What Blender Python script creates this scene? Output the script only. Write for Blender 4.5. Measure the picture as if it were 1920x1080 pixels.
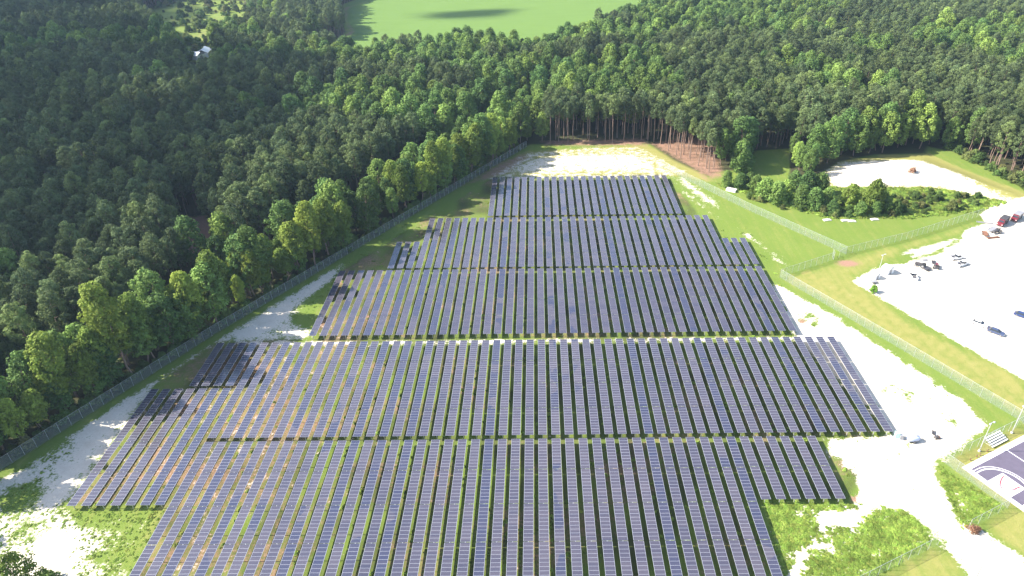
import bpy, bmesh, math, random
import numpy as np
from mathutils import Vector, Matrix, Euler, noise as mnoise

for o in list(bpy.data.objects): bpy.data.objects.remove(o)
S = bpy.context.scene
COL = S.collection
random.seed(7); rng = np.random.default_rng(7)
R_ = math.radians

# ------------------------------------------------------------ camera, sky, sun, exposure
CAM_H, CAM_F, PX, PY = 125.0, 1300.0, 1004.14, 540.0          # surveyed drone height (m), focal length (px of 1920), principal point
PITCH, ROLL, YAW = R_(31.576), R_(.862), R_(.407)
cam = bpy.data.objects.new('camera', bpy.data.cameras.new('camera')); COL.objects.link(cam)
cam.data.sensor_width = 36; cam.data.lens = CAM_F / 1920 * 36
cam.data.shift_x = -(PX - 960) / 1920; cam.data.clip_end = 9000; cam.data.clip_start = 1
cam.location = (0, 0, CAM_H)
cam.rotation_euler = (Matrix.Rotation(YAW, 3, 'Z') @ Matrix.Rotation(math.pi/2 - PITCH, 3, 'X') @ Matrix.Rotation(-ROLL, 3, 'Z')).to_euler()
S.camera = cam

SUN_EL = R_(37.5)
SUN_FROM = Vector((-math.cos(SUN_EL), 0.02, math.sin(SUN_EL))).normalized()
w = bpy.data.worlds.new('World'); S.world = w; w.use_nodes = True
nt = w.node_tree; nt.nodes.clear()
sky = nt.nodes.new('ShaderNodeTexSky'); sky.sky_type = 'NISHITA'; sky.sun_disc = False
sky.sun_elevation = SUN_EL; sky.sun_rotation = R_(-91); sky.altitude = 100; sky.dust_density = 1.5
bg = nt.nodes.new('ShaderNodeBackground'); bg.inputs['Strength'].default_value = .105
out = nt.nodes.new('ShaderNodeOutputWorld')
nt.links.new(sky.outputs[0], bg.inputs['Color']); nt.links.new(bg.outputs[0], out.inputs['Surface'])
sl = bpy.data.lights.new('sun', 'SUN'); sl.energy = 4.4; sl.angle = R_(.53); sl.color = (1, .94, .84)
sun = bpy.data.objects.new('sun', sl); COL.objects.link(sun)
sun.rotation_euler = SUN_FROM.to_track_quat('Z', 'Y').to_euler(); sun.location = SUN_FROM * 300
S.view_settings.view_transform = 'Standard'; S.view_settings.look = 'None'
S.view_settings.exposure = 1.76; S.view_settings.gamma = 1
S.view_settings.use_curve_mapping = False

# ------------------------------------------------------------ survey helpers (photo pixel -> ground metres, and back)
def g(x, y, z=0.):
    u = (x - PX) / CAM_F; v = (y - PY) / CAM_F
    c, s = math.cos(ROLL), math.sin(ROLL); u, v = u*c - v*s, u*s + v*c
    d = (u, math.cos(PITCH) - v*math.sin(PITCH), -math.sin(PITCH) - v*math.cos(PITCH))
    t = (CAM_H - z) / -d[2]; X, Y = d[0]*t, d[1]*t
    return (X*math.cos(YAW) - Y*math.sin(YAW), X*math.sin(YAW) + Y*math.cos(YAW))
def gpoly(pts): return np.array([g(*p) for p in pts])
def to_px(X, Y, Z=0.):
    X = np.asarray(X, float); Y = np.asarray(Y, float)
    x = X*math.cos(YAW) + Y*math.sin(YAW); y = -X*math.sin(YAW) + Y*math.cos(YAW); z = Z - CAM_H
    dep = y*math.cos(PITCH) - z*math.sin(PITCH); v = -(y*math.sin(PITCH) + z*math.cos(PITCH)) / dep; u = x / dep
    c, s = math.cos(ROLL), math.sin(ROLL); u, v = u*c + v*s, -u*s + v*c
    return PX + CAM_F*u, PY + CAM_F*v, dep
def sd(poly, X, Y):                                            # signed distance to a polygon, negative inside
    d = np.full(X.shape, 1e18); inside = np.zeros(X.shape, bool); n = len(poly)
    for i in range(n):
        ax, ay = poly[i]; bx, by = poly[(i+1) % n]; ex, ey = bx-ax, by-ay
        wx, wy = X-ax, Y-ay; t = np.clip((wx*ex + wy*ey) / (ex*ex + ey*ey + 1e-9), 0, 1)
        d = np.minimum(d, (wx-ex*t)**2 + (wy-ey*t)**2)
        cnd = ((ay > Y) != (by > Y)) & (X < (bx-ax)*(Y-ay)/(by-ay+1e-12) + ax); inside ^= cnd
    d = np.sqrt(d); return np.where(inside, -d, d)
def linedist(pts, X, Y):
    d = np.full(X.shape, 1e18)
    for (ax, ay), (bx, by) in zip(pts[:-1], pts[1:]):
        ex, ey = bx-ax, by-ay; wx, wy = X-ax, Y-ay; t = np.clip((wx*ex + wy*ey)/(ex*ex+ey*ey), 0, 1)
        d = np.minimum(d, (wx-ex*t)**2 + (wy-ey*t)**2)
    return np.sqrt(d)
def vnoise(X, Y, s, seed=0):                                   # cheap smooth value noise 0..1
    r = np.random.default_rng(seed).random((256, 256)); x = X/s + 1000; y = Y/s + 1000
    xi = np.floor(x).astype(int); yi = np.floor(y).astype(int); fx = x-xi; fy = y-yi
    fx = fx*fx*(3-2*fx); fy = fy*fy*(3-2*fy); a = lambda i, j: r[(xi+i) % 256, (yi+j) % 256]
    return (a(0,0)*(1-fx)+a(1,0)*fx)*(1-fy) + (a(0,1)*(1-fx)+a(1,1)*fx)*fy
def ss(a, b, x): t = np.clip((x-a)/(b-a), 0, 1); return t*t*(3-2*t)

# ------------------------------------------------------------ object helpers
def tag(o, label=None, cat=None, group=None, kind=None):
    if label: o['label'] = label
    if cat: o['category'] = cat
    if group: o['group'] = group
    if kind: o['kind'] = kind
    return o
def link(name, data, parent=None):
    o = bpy.data.objects.new(name, data); COL.objects.link(o)
    if parent is not None: o.parent = parent
    return o
def thing(name, label, cat, loc=(0, 0, 0), rz=0, group=None):
    o = link(name, None); o.location = loc; o.rotation_euler = (0, 0, rz); o.empty_display_size = .2
    return tag(o, label, cat, group)
def copy_tree(o, parent=None):
    c = o.copy(); COL.objects.link(c)
    if parent is not None: c.parent = parent
    for ch in o.children: copy_tree(ch, c)
    return c
class MB:
    def __init__(s): s.v = []; s.f = []; s.m = []
    def add(s, vs, fs, m=0):
        b = len(s.v); s.v += [tuple(v) for v in vs]; s.f += [tuple(b+i for i in f) for f in fs]; s.m += [m]*len(fs); return s
    def box(s, c, d, rot=None, m=0, top=1.0):
        vs = [Vector((sx*d[0]/2*(top if sz > 0 else 1), sy*d[1]/2*(top if sz > 0 else 1), sz*d[2]/2)) for sz in (-1, 1) for sy in (-1, 1) for sx in (-1, 1)]
        if rot: q = Euler(rot).to_matrix(); vs = [q @ v for v in vs]
        return s.add([v + Vector(c) for v in vs], [(0,2,3,1),(4,5,7,6),(0,1,5,4),(2,6,7,3),(0,4,6,2),(1,3,7,5)], m)
    def tube(s, p0, p1, r0, r1=None, n=8, m=0):
        p0 = Vector(p0); p1 = Vector(p1); r1 = r0 if r1 is None else r1; q = (p1-p0).to_track_quat('Z', 'Y')
        vs = [p + q @ Vector((math.cos(2*math.pi*i/n)*r, math.sin(2*math.pi*i/n)*r, 0)) for p, r in ((p0, r0), (p1, r1)) for i in range(n)]
        return s.add(vs, [(i, (i+1) % n, n+(i+1) % n, n+i) for i in range(n)] + [tuple(range(n))[::-1], tuple(range(n, 2*n))], m)
    def prism(s, prof, y0, y1, ins=None, m=0):                 # profile in xz, extruded along y; ins narrows points above a height
        n = len(prof); f = (lambda z: 1) if ins is None else ins; c = (y0+y1)/2; h = (y1-y0)/2
        vs = [(x, c - h*f(z), z) for x, z in prof] + [(x, c + h*f(z), z) for x, z in prof]
        return s.add(vs, [tuple(range(n)), tuple(range(n, 2*n))[::-1]] + [((i+1) % n, i, n+i, n+(i+1) % n) for i in range(n)], m)
    def mesh(s, name, *mats):
        me = bpy.data.meshes.new(name); me.from_pydata(s.v, [], s.f); me.validate()
        for mt in mats: me.materials.append(mt)
        if len(mats) > 1: me.polygons.foreach_set('material_index', s.m)
        bm = bmesh.new(); bm.from_mesh(me); bmesh.ops.recalc_face_normals(bm, faces=bm.faces); bm.to_mesh(me); bm.free()
        return me
    def build(s, name, mat, parent=None): return link(name, s.mesh(name, *(mat if isinstance(mat, (list, tuple)) else (mat,))), parent)

# ------------------------------------------------------------ materials
def nodes(name):
    m = bpy.data.materials.new(name); m.use_nodes = True; t = m.node_tree; t.nodes.clear()
    o = t.nodes.new('ShaderNodeOutputMaterial'); b = t.nodes.new('ShaderNodeBsdfPrincipled'); t.links.new(b.outputs[0], o.inputs['Surface'])
    return m, t, b, o
def N(t, typ, **kw):
    n = t.nodes.new('ShaderNode' + typ)
    for k, v in kw.items():
        if k.startswith('i_'): n.inputs[k[2:].replace('_', ' ')].default_value = v
        else: setattr(n, k, v)
    return n
def mixc(t, fac, a, b, blend='MIX'):
    n = t.nodes.new('ShaderNodeMix'); n.data_type = 'RGBA'; n.blend_type = blend
    for s, v in ((0, fac), (6, a), (7, b)):
        if hasattr(v, 'links'): t.links.new(v, n.inputs[s])
        elif s == 0: n.inputs[0].default_value = v
        else: n.inputs[s].default_value = (*v, 1) if len(v) == 3 else v
    return n.outputs[2]
def math_(t, op, a, b=None, c=None):
    n = t.nodes.new('ShaderNodeMath'); n.operation = op
    for i, v in enumerate((a, b, c)):
        if v is None: continue
        if hasattr(v, 'links'): t.links.new(v, n.inputs[i])
        else: n.inputs[i].default_value = v
    return n.outputs[0]
def plain(name, col, rough=.6, metal=0., var=.25, scale=2.0, spec=.5):
    m, t, b, o = nodes(name); b.inputs['Roughness'].default_value = rough; b.inputs['Metallic'].default_value = metal
    b.inputs['Specular IOR Level'].default_value = spec
    tc = N(t, 'TexCoord'); ns = N(t, 'TexNoise', i_Scale=scale, i_Detail=4.); t.links.new(tc.outputs['Object'], ns.inputs['Vector'])
    t.links.new(mixc(t, ns.outputs['Fac'], [c*(1-var) for c in col], [min(1, c*(1+var)) for c in col]), b.inputs['Base Color'])
    return m
def foliage(name, c0, c1, c2, trans=.25):
    m, t, b, o = nodes(name); oi = N(t, 'ObjectInfo'); geo = N(t, 'NewGeometry')
    ns = N(t, 'TexNoise', i_Scale=.35, i_Detail=3.); t.links.new(geo.outputs['Position'], ns.inputs['Vector'])
    big = N(t, 'TexNoise', i_Scale=.02, i_Detail=2.); t.links.new(geo.outputs['Position'], big.inputs['Vector'])
    a = mixc(t, oi.outputs['Random'], c0, c1)
    f = math_(t, 'MULTIPLY', N(t, 'ObjectInfo').outputs['Random'], 1.0)
    wn = N(t, 'TexWhiteNoise', noise_dimensions='1D'); t.links.new(math_(t, 'MULTIPLY', f, 91.7), wn.inputs['W'])
    k = math_(t, 'POWER', wn.outputs['Value'], 4.0); a = mixc(t, k, a, c2)
    bf = N(t, 'MapRange'); bf.inputs['From Min'].default_value = .3; bf.inputs['From Max'].default_value = .7; bf.inputs['To Min'].default_value = .62; bf.inputs['To Max'].default_value = 1.38
    t.links.new(ns.outputs['Fac'], bf.inputs['Value'])
    bb = N(t, 'MapRange'); bb.inputs['From Min'].default_value = .35; bb.inputs['From Max'].default_value = .65; bb.inputs['To Min'].default_value = .85; bb.inputs['To Max'].default_value = 1.15
    t.links.new(big.outputs['Fac'], bb.inputs['Value'])
    w2 = N(t, 'TexWhiteNoise', noise_dimensions='1D'); t.links.new(math_(t, 'MULTIPLY', f, 413.1), w2.inputs['W'])
    fac = math_(t, 'MULTIPLY', math_(t, 'MULTIPLY', bf.outputs[0], bb.outputs[0]), math_(t, 'ADD', math_(t, 'MULTIPLY', w2.outputs['Value'], .62), .69))
    cmb = N(t, 'CombineColor'); [t.links.new(fac, cmb.inputs[i]) for i in range(3)]
    col = mixc(t, 1.0, a, cmb.outputs[0], 'MULTIPLY')
    t.links.new(col, b.inputs['Base Color']); b.inputs['Roughness'].default_value = .75; b.inputs['Specular IOR Level'].default_value = .15
    tr = N(t, 'BsdfTranslucent'); t.links.new(col, tr.inputs['Color']); mx = N(t, 'MixShader'); mx.inputs[0].default_value = trans
    t.links.new(b.outputs[0], mx.inputs[1]); t.links.new(tr.outputs[0], mx.inputs[2]); t.links.new(mx.outputs[0], o.inputs['Surface'])
    return m
M = {}
M['pine'] = foliage('pine_needles', (.082, .120, .052), (.122, .160, .062), (.16, .21, .065), .24)
M['leaf'] = foliage('broad_leaves', (.086, .160, .046), (.150, .230, .054), (.21, .29, .06), .27)
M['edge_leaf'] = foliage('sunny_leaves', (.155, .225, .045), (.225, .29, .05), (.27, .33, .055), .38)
M['shrub'] = foliage('shrub_leaves', (.075, .135, .035), (.12, .18, .045), (.17, .17, .06), .35)
M['weed'] = foliage('weed_leaves', (.17, .28, .045), (.24, .34, .06), (.32, .36, .08), .35)
M['lime'] = foliage('lime_leaves', (.13, .26, .03), (.14, .27, .03), (.15, .27, .03), .3)
M['brown_brush'] = foliage('dead_brush', (.19, .10, .06), (.22, .12, .08), (.25, .14, .09), .1)
M['bark'] = plain('bark', (.22, .15, .115), .9, var=.35, scale=1.5)
M['steel'] = plain('galvanised_steel', (.55, .56, .58), .45, .6)
M['white'] = plain('white_paint', (.78, .78, .78), .4, var=.06)
M['dark'] = plain('dark_rubber', (.03, .03, .032), .7)
M['dark_metal'] = plain('dark_metal', (.08, .075, .08), .5, .3)
M['grey'] = plain('grey_metal', (.3, .3, .32), .5, .2)
M['red'] = plain('red_paint', (.15, .02, .03), .35, var=.15)
M['rust'] = plain('rusty_metal', (.2, .09, .05), .8, var=.4)
M['blue'] = plain('blue_paint', (.03, .055, .16), .25, .2, var=.1)
M['navy'] = plain('slate_blue_paint', (.06, .08, .15), .25, .2, var=.1)
M['paleblue'] = plain('pale_blue_paint', (.36, .42, .58), .4, var=.08)
M['teal'] = plain('pale_green_paint', (.36, .55, .50), .5, var=.1)
M['concrete'] = plain('concrete', (.5, .48, .45), .85, var=.12)
M['wood'] = plain('sleeper_wood', (.11, .075, .055), .9, var=.3)
M['lamp'] = plain('lamp_glass', (.8, .8, .75), .2, var=.02); M['tail'] = plain('tail_light_red', (.4, .02, .02), .2, var=.05)
M['ballast'] = plain('rail_ballast', (.34, .26, .23), .95, var=.3, scale=3)
M['railsteel'] = plain('rail_rust', (.20, .08, .06), .6, .3, var=.2)
M['court_white'] = plain('court_white', (.75, .73, .74), .7, var=.05); M['court_red'] = plain('court_red', (.30, .04, .06), .7, var=.2, scale=6)
M['court'] = plain('court_purple_grey', (.098, .083, .118), .75, var=.22, scale=.5); M['court_border'] = plain('court_border', (.62, .52, .52), .8, var=.1)
m, t, b, o = nodes('car_glass'); b.inputs['Base Color'].default_value = (.02, .025, .035, 1); b.inputs['Roughness'].default_value = .05; M['glass'] = m
# chain link: woven wire far thinner than a pixel, partly see-through
m, t, b, o = nodes('chain_link'); b.inputs['Base Color'].default_value = (.36, .41, .40, 1); b.inputs['Roughness'].default_value = .5; b.inputs['Metallic'].default_value = .1
tp = N(t, 'BsdfTransparent'); mx = N(t, 'MixShader'); mx.inputs[0].default_value = .10
t.links.new(tp.outputs[0], mx.inputs[1]); t.links.new(b.outputs[0], mx.inputs[2]); t.links.new(mx.outputs[0], o.inputs['Surface']); M['link'] = m
# solar glass: per-module tint, cell grid as flat print
m, t, b, o = nodes('solar_glass'); geo = N(t, 'NewGeometry'); oi = N(t, 'ObjectInfo')
sp = N(t, 'SeparateXYZ'); t.links.new(geo.outputs['Position'], sp.inputs[0])
cx = math_(t, 'FLOOR', math_(t, 'DIVIDE', math_(t, 'ADD', sp.outputs[0], 98.6), 3.3526)); cy = math_(t, 'FLOOR', sp.outputs[1])
cb = N(t, 'CombineXYZ'); t.links.new(cx, cb.inputs[0]); t.links.new(cy, cb.inputs[1])
wn = N(t, 'TexWhiteNoise', noise_dimensions='2D'); t.links.new(cb.outputs[0], wn.inputs['Vector'])
wr = N(t, 'TexWhiteNoise', noise_dimensions='1D'); t.links.new(cx, wr.inputs['W'])
ns = N(t, 'TexNoise', i_Scale=.05, i_Detail=3.); t.links.new(geo.outputs['Position'], ns.inputs['Vector'])
fac = math_(t, 'ADD', math_(t, 'MULTIPLY', wn.outputs['Value'], .5), math_(t, 'ADD', math_(t, 'MULTIPLY', wr.outputs['Value'], .45), math_(t, 'MULTIPLY', math_(t, 'SUBTRACT', ns.outputs['Fac'], .35), 1.2)))
nb = N(t, 'TexNoise', i_Scale=.09, i_Detail=2.); t.links.new(geo.outputs['Position'], nb.inputs['Vector'])
kb = math_(t, 'MULTIPLY', math_(t, 'GREATER_THAN', math_(t, 'ADD', wr.outputs['Value'], nb.outputs['Fac']), 1.22), math_(t, 'ADD', math_(t, 'MULTIPLY', wn.outputs['Value'], .5), .4))
t.links.new(mixc(t, kb, mixc(t, fac, (.042, .041, .064), (.080, .071, .090)), (.030, .035, .070)), b.inputs['Base Color'])  # sky sheen painted in: base colour lifted towards lilac-blue
b.inputs['Roughness'].default_value = .14; b.inputs['IOR'].default_value = 1.75; M['pv'] = m
M['pv_frame'] = plain('panel_frame', (.42, .43, .48), .4, .3, var=.05)
M['pv_back'] = plain('panel_back', (.30, .30, .31), .6)

# ground: surface kinds come from the mesh's own weights, broken up by noise
def ground_mat():
    m, t, b, o = nodes('ground'); b.inputs['Roughness'].default_value = .95; b.inputs['Specular IOR Level'].default_value = .1
    geo = N(t, 'NewGeometry'); P = geo.outputs['Position']
    def noise(s, d=4., rough=.6):
        n = N(t, 'TexNoise', i_Scale=s, i_Detail=d, i_Roughness=rough); t.links.new(P, n.inputs['Vector']); return n.outputs['Fac']
    def weight(name, nz, k, soft):
        a = N(t, 'Attribute', attribute_name=name); s = math_(t, 'ADD', a.outputs['Fac'], math_(t, 'MULTIPLY', math_(t, 'SUBTRACT', nz, .5), k))
        r = N(t, 'MapRange', interpolation_type='SMOOTHSTEP'); r.inputs['From Min'].default_value = .5-soft; r.inputs['From Max'].default_value = .5+soft
        t.links.new(s, r.inputs['Value']); return r.outputs[0]
    n1 = noise(.06); n2 = noise(.35, 5.); n3 = noise(1.6, 4., .7); n4 = noise(5., 2., .7)
    fine = math_(t, 'ADD', math_(t, 'MULTIPLY', n2, .5), math_(t, 'MULTIPLY', n3, .5))
    lush = mixc(t, n3, (.060, .115, .016), (.135, .20, .034)); lush = mixc(t, math_(t, 'MULTIPLY', n1, .8), lush, (.165, .21, .044))
    dry = mixc(t, n2, (.19, .19, .048), (.27, .25, .085))
    str_ = N(t, 'Mapping'); str_.inputs['Rotation'].default_value = (0, 0, R_(29)); str_.inputs['Scale'].default_value = (.9, .06, 1); t.links.new(P, str_.inputs['Vector'])
    mow = N(t, 'TexNoise', i_Scale=.5, i_Detail=3.); t.links.new(str_.outputs[0], mow.inputs['Vector'])
    c = mixc(t, weight('dry', math_(t, 'ADD', math_(t, 'MULTIPLY', mow.outputs['Fac'], .5), math_(t, 'MULTIPLY', fine, .5)), 1.6, .35), lush, dry)
    litter_shade = mixc(t, n2, (.05, .035, .022), (.05, .07, .025)); c = mixc(t, weight('litter_shade', fine, .5, .25), c, litter_shade)
    soil = mixc(t, n3, (.20, .11, .075), (.34, .21, .15)); c = mixc(t, weight('soil', fine, 1.4, .25), c, soil)
    cr = N(t, 'Mapping'); cr.inputs['Rotation'].default_value = (0, 0, R_(12)); cr.inputs['Scale'].default_value = (.05, .8, 1); t.links.new(P, cr.inputs['Vector'])
    cn = N(t, 'TexNoise', i_Scale=.6, i_Detail=3.); t.links.new(cr.outputs[0], cn.inputs['Vector'])
    crop = mixc(t, cn.outputs['Fac'], (.085, .148, .030), (.135, .215, .050)); c = mixc(t, weight('crop', n2, .3, .2), c, crop)
    sand = mixc(t, n3, (.55, .49, .41), (.68, .63, .54)); sand = mixc(t, math_(t, 'MULTIPLY', math_(t, 'POWER', n2, 3.), 1.2), sand, (.40, .33, .24))
    c = mixc(t, weight('sand', fine, 2.6, .16), c, sand)
    t.links.new(c, b.inputs['Base Color'])
    bp = N(t, 'Bump', i_Strength=.5, i_Distance=.25); t.links.new(math_(t, 'ADD', n3, math_(t, 'MULTIPLY', n4, .4)), bp.inputs['Height']); t.links.new(bp.outputs[0], b.inputs['Normal'])
    return m

# ------------------------------------------------------------ surveyed areas
FENCE_L = [(-146., 97.), (-132.3, 120.9), (-102.6, 177.0), (-58.5, 252.5), (-21.5, 315.9), (-6., 342.)]
RAIL = [(-172., 84.), (-140.8, 145.0), (-74.4, 274.0), (-30., 362.), (20., 470.)]
# open land (no forest) east of the left fence
OPEN = np.array([(-150, 60), (-146, 97), (-132.3, 120.9), (-102.6, 177), (-58.5, 252.5), (-21.5, 315.9), (-4, 346), (57.5, 344)] +
                [g(*p) for p in [(1262, 300), (1330, 332), (1345, 322), (1400, 318), (1425, 300), (1470, 300), (1480, 330), (1530, 335), (1575, 303), (1640, 290), (1735, 288), (1740, 275), (1790, 285), (1860, 318), (1920, 352), (2050, 420)]] + [(330, 190), (260, 60)])
FIELD = gpoly([(648, 8), (700, -12), (900, -22), (1190, -25), (1260, 0), (1195, 45), (1110, 78), (1010, 108), (950, 116), (880, 108), (770, 124), (680, 128), (590, 108), (592, 88), (640, 75), (655, 60), (641, 40)])
SCRUB = gpoly([(265, 22), (330, 0), (450, 0), (480, 40), (465, 85), (410, 100), (390, 118), (350, 112), (335, 90), (290, 62)])
GREENGAP = gpoly([(1398, 322), (1420, 284), (1480, 280), (1470, 320), (1430, 345)])
POND = gpoly([(335, 410), (388, 404), (412, 488), (362, 495)]); YARD = gpoly([(352, 92), (408, 92), (408, 170), (354, 170)]); POND2 = gpoly([(95, 375), (140, 372), (145, 400), (105, 405)])

# ------------------------------------------------------------ ground sheet
def build_ground():
    fx = np.arange(-280, 300.1, 1.5); fy = np.arange(60, 430.1, 1.5)
    ox = np.array([-6000, -3000, -1500, -1000, -800, -650, -550, -480, -420, -360, -320]); oy = np.arange(445, 900, 12.)
    xs = np.concatenate([ox, np.arange(-310, -280, 10), fx, np.arange(312, 520, 12.), -ox[::-1][4:]]); ys = np.concatenate([[-6000, -2000, -500, -100, 0, 30, 50], fy, oy, [950, 1100, 1500, 2500, 4000, 7000]])
    xs = np.unique(xs); X, Y = np.meshgrid(xs, ys); nx, ny = len(xs), len(ys)
    fieldm = np.clip(.5 - sd(FIELD, X, Y)/14, 0, 1)
    forest = np.clip(.5 + sd(OPEN, X, Y)/6, 0, 1)
    Z = np.zeros_like(X)
    mound_poly = gpoly([(1538, 326), (1580, 303), (1650, 291), (1735, 291), (1830, 325), (1925, 365), (1935, 385), (1880, 372), (1750, 352), (1640, 352), (1560, 350)])
    md = sd(mound_poly, X, Y); Z += 3.6*ss(0, -22, md)
    Z += (vnoise(X, Y, 9, 3)-.5)*.10*(np.abs(X) < 400)
    X1, Y1 = X.ravel(), Y.ravel()
    sand = np.zeros_like(X); dry = np.full_like(X, .25); soil = np.zeros_like(X)
    nlow = vnoise(X, Y, 14, 5); nmid = vnoise(X, Y, 5, 6)
    def put(arr, poly, val, soft=5, off=0): arr[:] = np.maximum(arr, val*np.clip(.5 - (sd(gpoly(poly), X, Y)+off)/soft, 0, 1))
    # under and between the panels: grass with bare soil and sand patches, barer to the west
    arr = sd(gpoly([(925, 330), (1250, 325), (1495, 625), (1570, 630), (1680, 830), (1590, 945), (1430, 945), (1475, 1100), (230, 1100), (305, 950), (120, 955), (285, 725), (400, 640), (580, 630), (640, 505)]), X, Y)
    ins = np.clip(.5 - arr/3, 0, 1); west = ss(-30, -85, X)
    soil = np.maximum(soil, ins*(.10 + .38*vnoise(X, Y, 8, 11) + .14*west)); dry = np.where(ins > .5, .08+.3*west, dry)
    stripe = vnoise(X*2.2, Y, 6, 12)
    sand = np.maximum(sand, ins*(.08 + west*.24*stripe + west*.05))
    # aisles between blocks
    aisle = np.exp(-((Y-172.2)/1.5)**2)*np.clip((90-np.abs(X+5))/6, 0, 1); sand = np.maximum(sand, aisle*(.45+.35*nlow))
    # sandy ground right of the array, service road to the gate
    put(sand, [(1448, 530), (1560, 590), (1660, 655), (1770, 728), (1845, 778), (1850, 800), (1770, 858), (1752, 878), (1775, 925), (1800, 985), (1850, 1000), (1920, 1045), (1940, 1100), (1815, 1100), (1800, 1050), (1757, 1015), (1735, 990), (1690, 955), (1640, 950), (1600, 1000), (1525, 1040), (1500, 1100), (1470, 1100), (1482, 1040), (1522, 990), (1532, 952), (1610, 940), (1600, 920), (1575, 870), (1545, 825), (1680, 818), (1500, 640), (1478, 600)], 1.05, 4)
    green = np.zeros_like(X)
    for px, py, r, v in [(1575, 905, 4.5, 1.3), (1590, 890, 2.5, .9), (1560, 880, 2, .7), (1480, 990, 5, .8), (1665, 1010, 5.5, .85), (1700, 985, 4, .8), (1620, 1035, 4.5, .8), (1560, 1065, 4, .7), (1700, 760, 1.6, .6), (1650, 735, 1.5, .6), (1640, 760, 1.5, .6), (1785, 790, 2, .7), (1700, 745, 1.4, .5), (1530, 600, 3, .65), (1500, 605, 2, .6), (1710, 833, 1.4, .6), (1655, 790, 1.6, .6), (1865, 770, 4.5, .9), (1835, 775, 2.2, .7), (1785, 900, 3., .9), (1815, 930, 3.4, .95), (1840, 960, 4., .9)]:
        cxy = g(px, py); v = v*1.7 if r < 3.1 else v; green = np.maximum(green, v*np.exp(-(((X-cxy[0])**2 + (Y-cxy[1])**2)/(r*r))*.9))
    put(sand, [(1432, 945), (1610, 940), (1690, 955), (1757, 1015), (1623, 1083), (1600, 1100), (1475, 1100)], .62, 3)
    put(sand, [(1755, 868), (1885, 950), (1805, 992), (1780, 940)], .6, 3)
    sand -= green*.6; sand -= .42*ss(.70, .85, vnoise(X, Y, 3.2, 71))*(X < 118)
    # parking lot, mound, white strips
    put(sand, [(1598, 528), (1640, 505), (1690, 492), (1720, 470), (1790, 450), (1760, 470), (1800, 455), (1810, 430), (1850, 420), (1838, 402), (1868, 382), (1925, 368), (2100, 380), (2100, 830), (1920, 712)], 1.1, 3)
    put(sand, [(1690, 478), (1700, 470), (1800, 445), (1830, 432), (1790, 452), (1735, 470)], .8, 3)
    sand -= .75*np.exp(-linedist([g(1690, 492), g(1765, 472)], X, Y)**2/4)
    put(sand, [(1540, 326), (1580, 304), (1640, 302), (1715, 306), (1790, 330), (1925, 384), (1925, 390), (1880, 380), (1750, 352), (1640, 352), (1560, 352)], .74, 9); put(dry, [(1540, 326), (1580, 300), (1740, 288), (1925, 372), (1925, 392), (1750, 354), (1560, 354)], 1.3, 3)
    put(dry, [(1640, 296), (1650, 289), (1735, 291), (1920, 360), (1925, 378), (1850, 352), (1760, 312)], 1.1, 5)
    put(sand, [(1262, 333), (1280, 332), (1310, 352), (1345, 378), (1352, 392), (1335, 388), (1300, 365)], .60, 5)
    # clearing by the pines
    put(sand, [(930, 325), (985, 295), (1060, 283), (1200, 283), (1232, 300), (1270, 322), (1240, 326), (1000, 330)], .60, 16)
    put(sand, [(890, 350), (985, 285), (1100, 275), (1205, 275), (1300, 325), (1255, 335), (920, 338)], .44, 6)
    put(dry, [(915, 330), (985, 285), (1210, 272), (1270, 300), (1335, 340), (1280, 330)], 1.2, 8)
    put(soil, [(860, 350), (930, 305), (985, 284), (1000, 295), (960, 325), (910, 340)], .62, 8)
    put(soil, [(1214, 268), (1262, 292), (1335, 332), (1330, 345), (1290, 312), (1240, 285)], .62, 6)
    put(soil, [(1214, 268), (1340, 250), (1360, 330), (1335, 338)], .62, 6)
    put(soil, [(1015, 262), (1215, 258), (1215, 275), (1015, 275)], .6, 8)
    # strip between the left fence and the array
    lf = linedist(FENCE_L, X, Y)
    put(sand, [(-40, 930), (0, 897), (65, 862), (150, 800), (240, 742), (340, 680), (420, 630), (520, 565), (640, 490), (655, 500), (560, 590), (585, 632), (500, 640), (400, 640), (290, 725), (122, 952), (310, 958), (235, 1100), (-80, 1100), (-60, 960)], .86, 7)
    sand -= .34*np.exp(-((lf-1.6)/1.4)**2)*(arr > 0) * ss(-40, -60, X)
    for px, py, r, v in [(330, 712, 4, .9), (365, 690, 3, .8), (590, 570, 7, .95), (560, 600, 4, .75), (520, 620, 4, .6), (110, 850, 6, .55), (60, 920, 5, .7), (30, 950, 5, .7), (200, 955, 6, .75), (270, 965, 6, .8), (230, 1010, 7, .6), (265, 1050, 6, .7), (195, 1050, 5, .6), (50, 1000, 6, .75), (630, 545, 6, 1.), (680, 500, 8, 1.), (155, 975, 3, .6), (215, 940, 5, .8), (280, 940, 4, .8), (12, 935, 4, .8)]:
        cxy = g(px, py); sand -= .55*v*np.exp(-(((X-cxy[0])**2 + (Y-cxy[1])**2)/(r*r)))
    put(soil, [(150, 800), (330, 680), (420, 625), (500, 575), (440, 640), (300, 720), (200, 800)], .45, 6)
    # lawns
    put(dry, [(1470, 525), (1590, 482), (1740, 445), (1840, 410), (1800, 440), (1700, 470), (1610, 520), (1700, 600), (1930, 712), (1930, 795), (1700, 655)], .62, 6)
    put(dry, [(1770, 862), (1925, 790), (1925, 960), (1890, 950)], .75, 3)
    put(dry, [(1840, 985), (1895, 945), (1940, 955), (1940, 1060), (1870, 1010)], .65, 4)
    put(dry, [(1625, 1085), (1757, 1020), (1800, 1050), (1815, 1100), (1620, 1100)], .6, 4)
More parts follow.
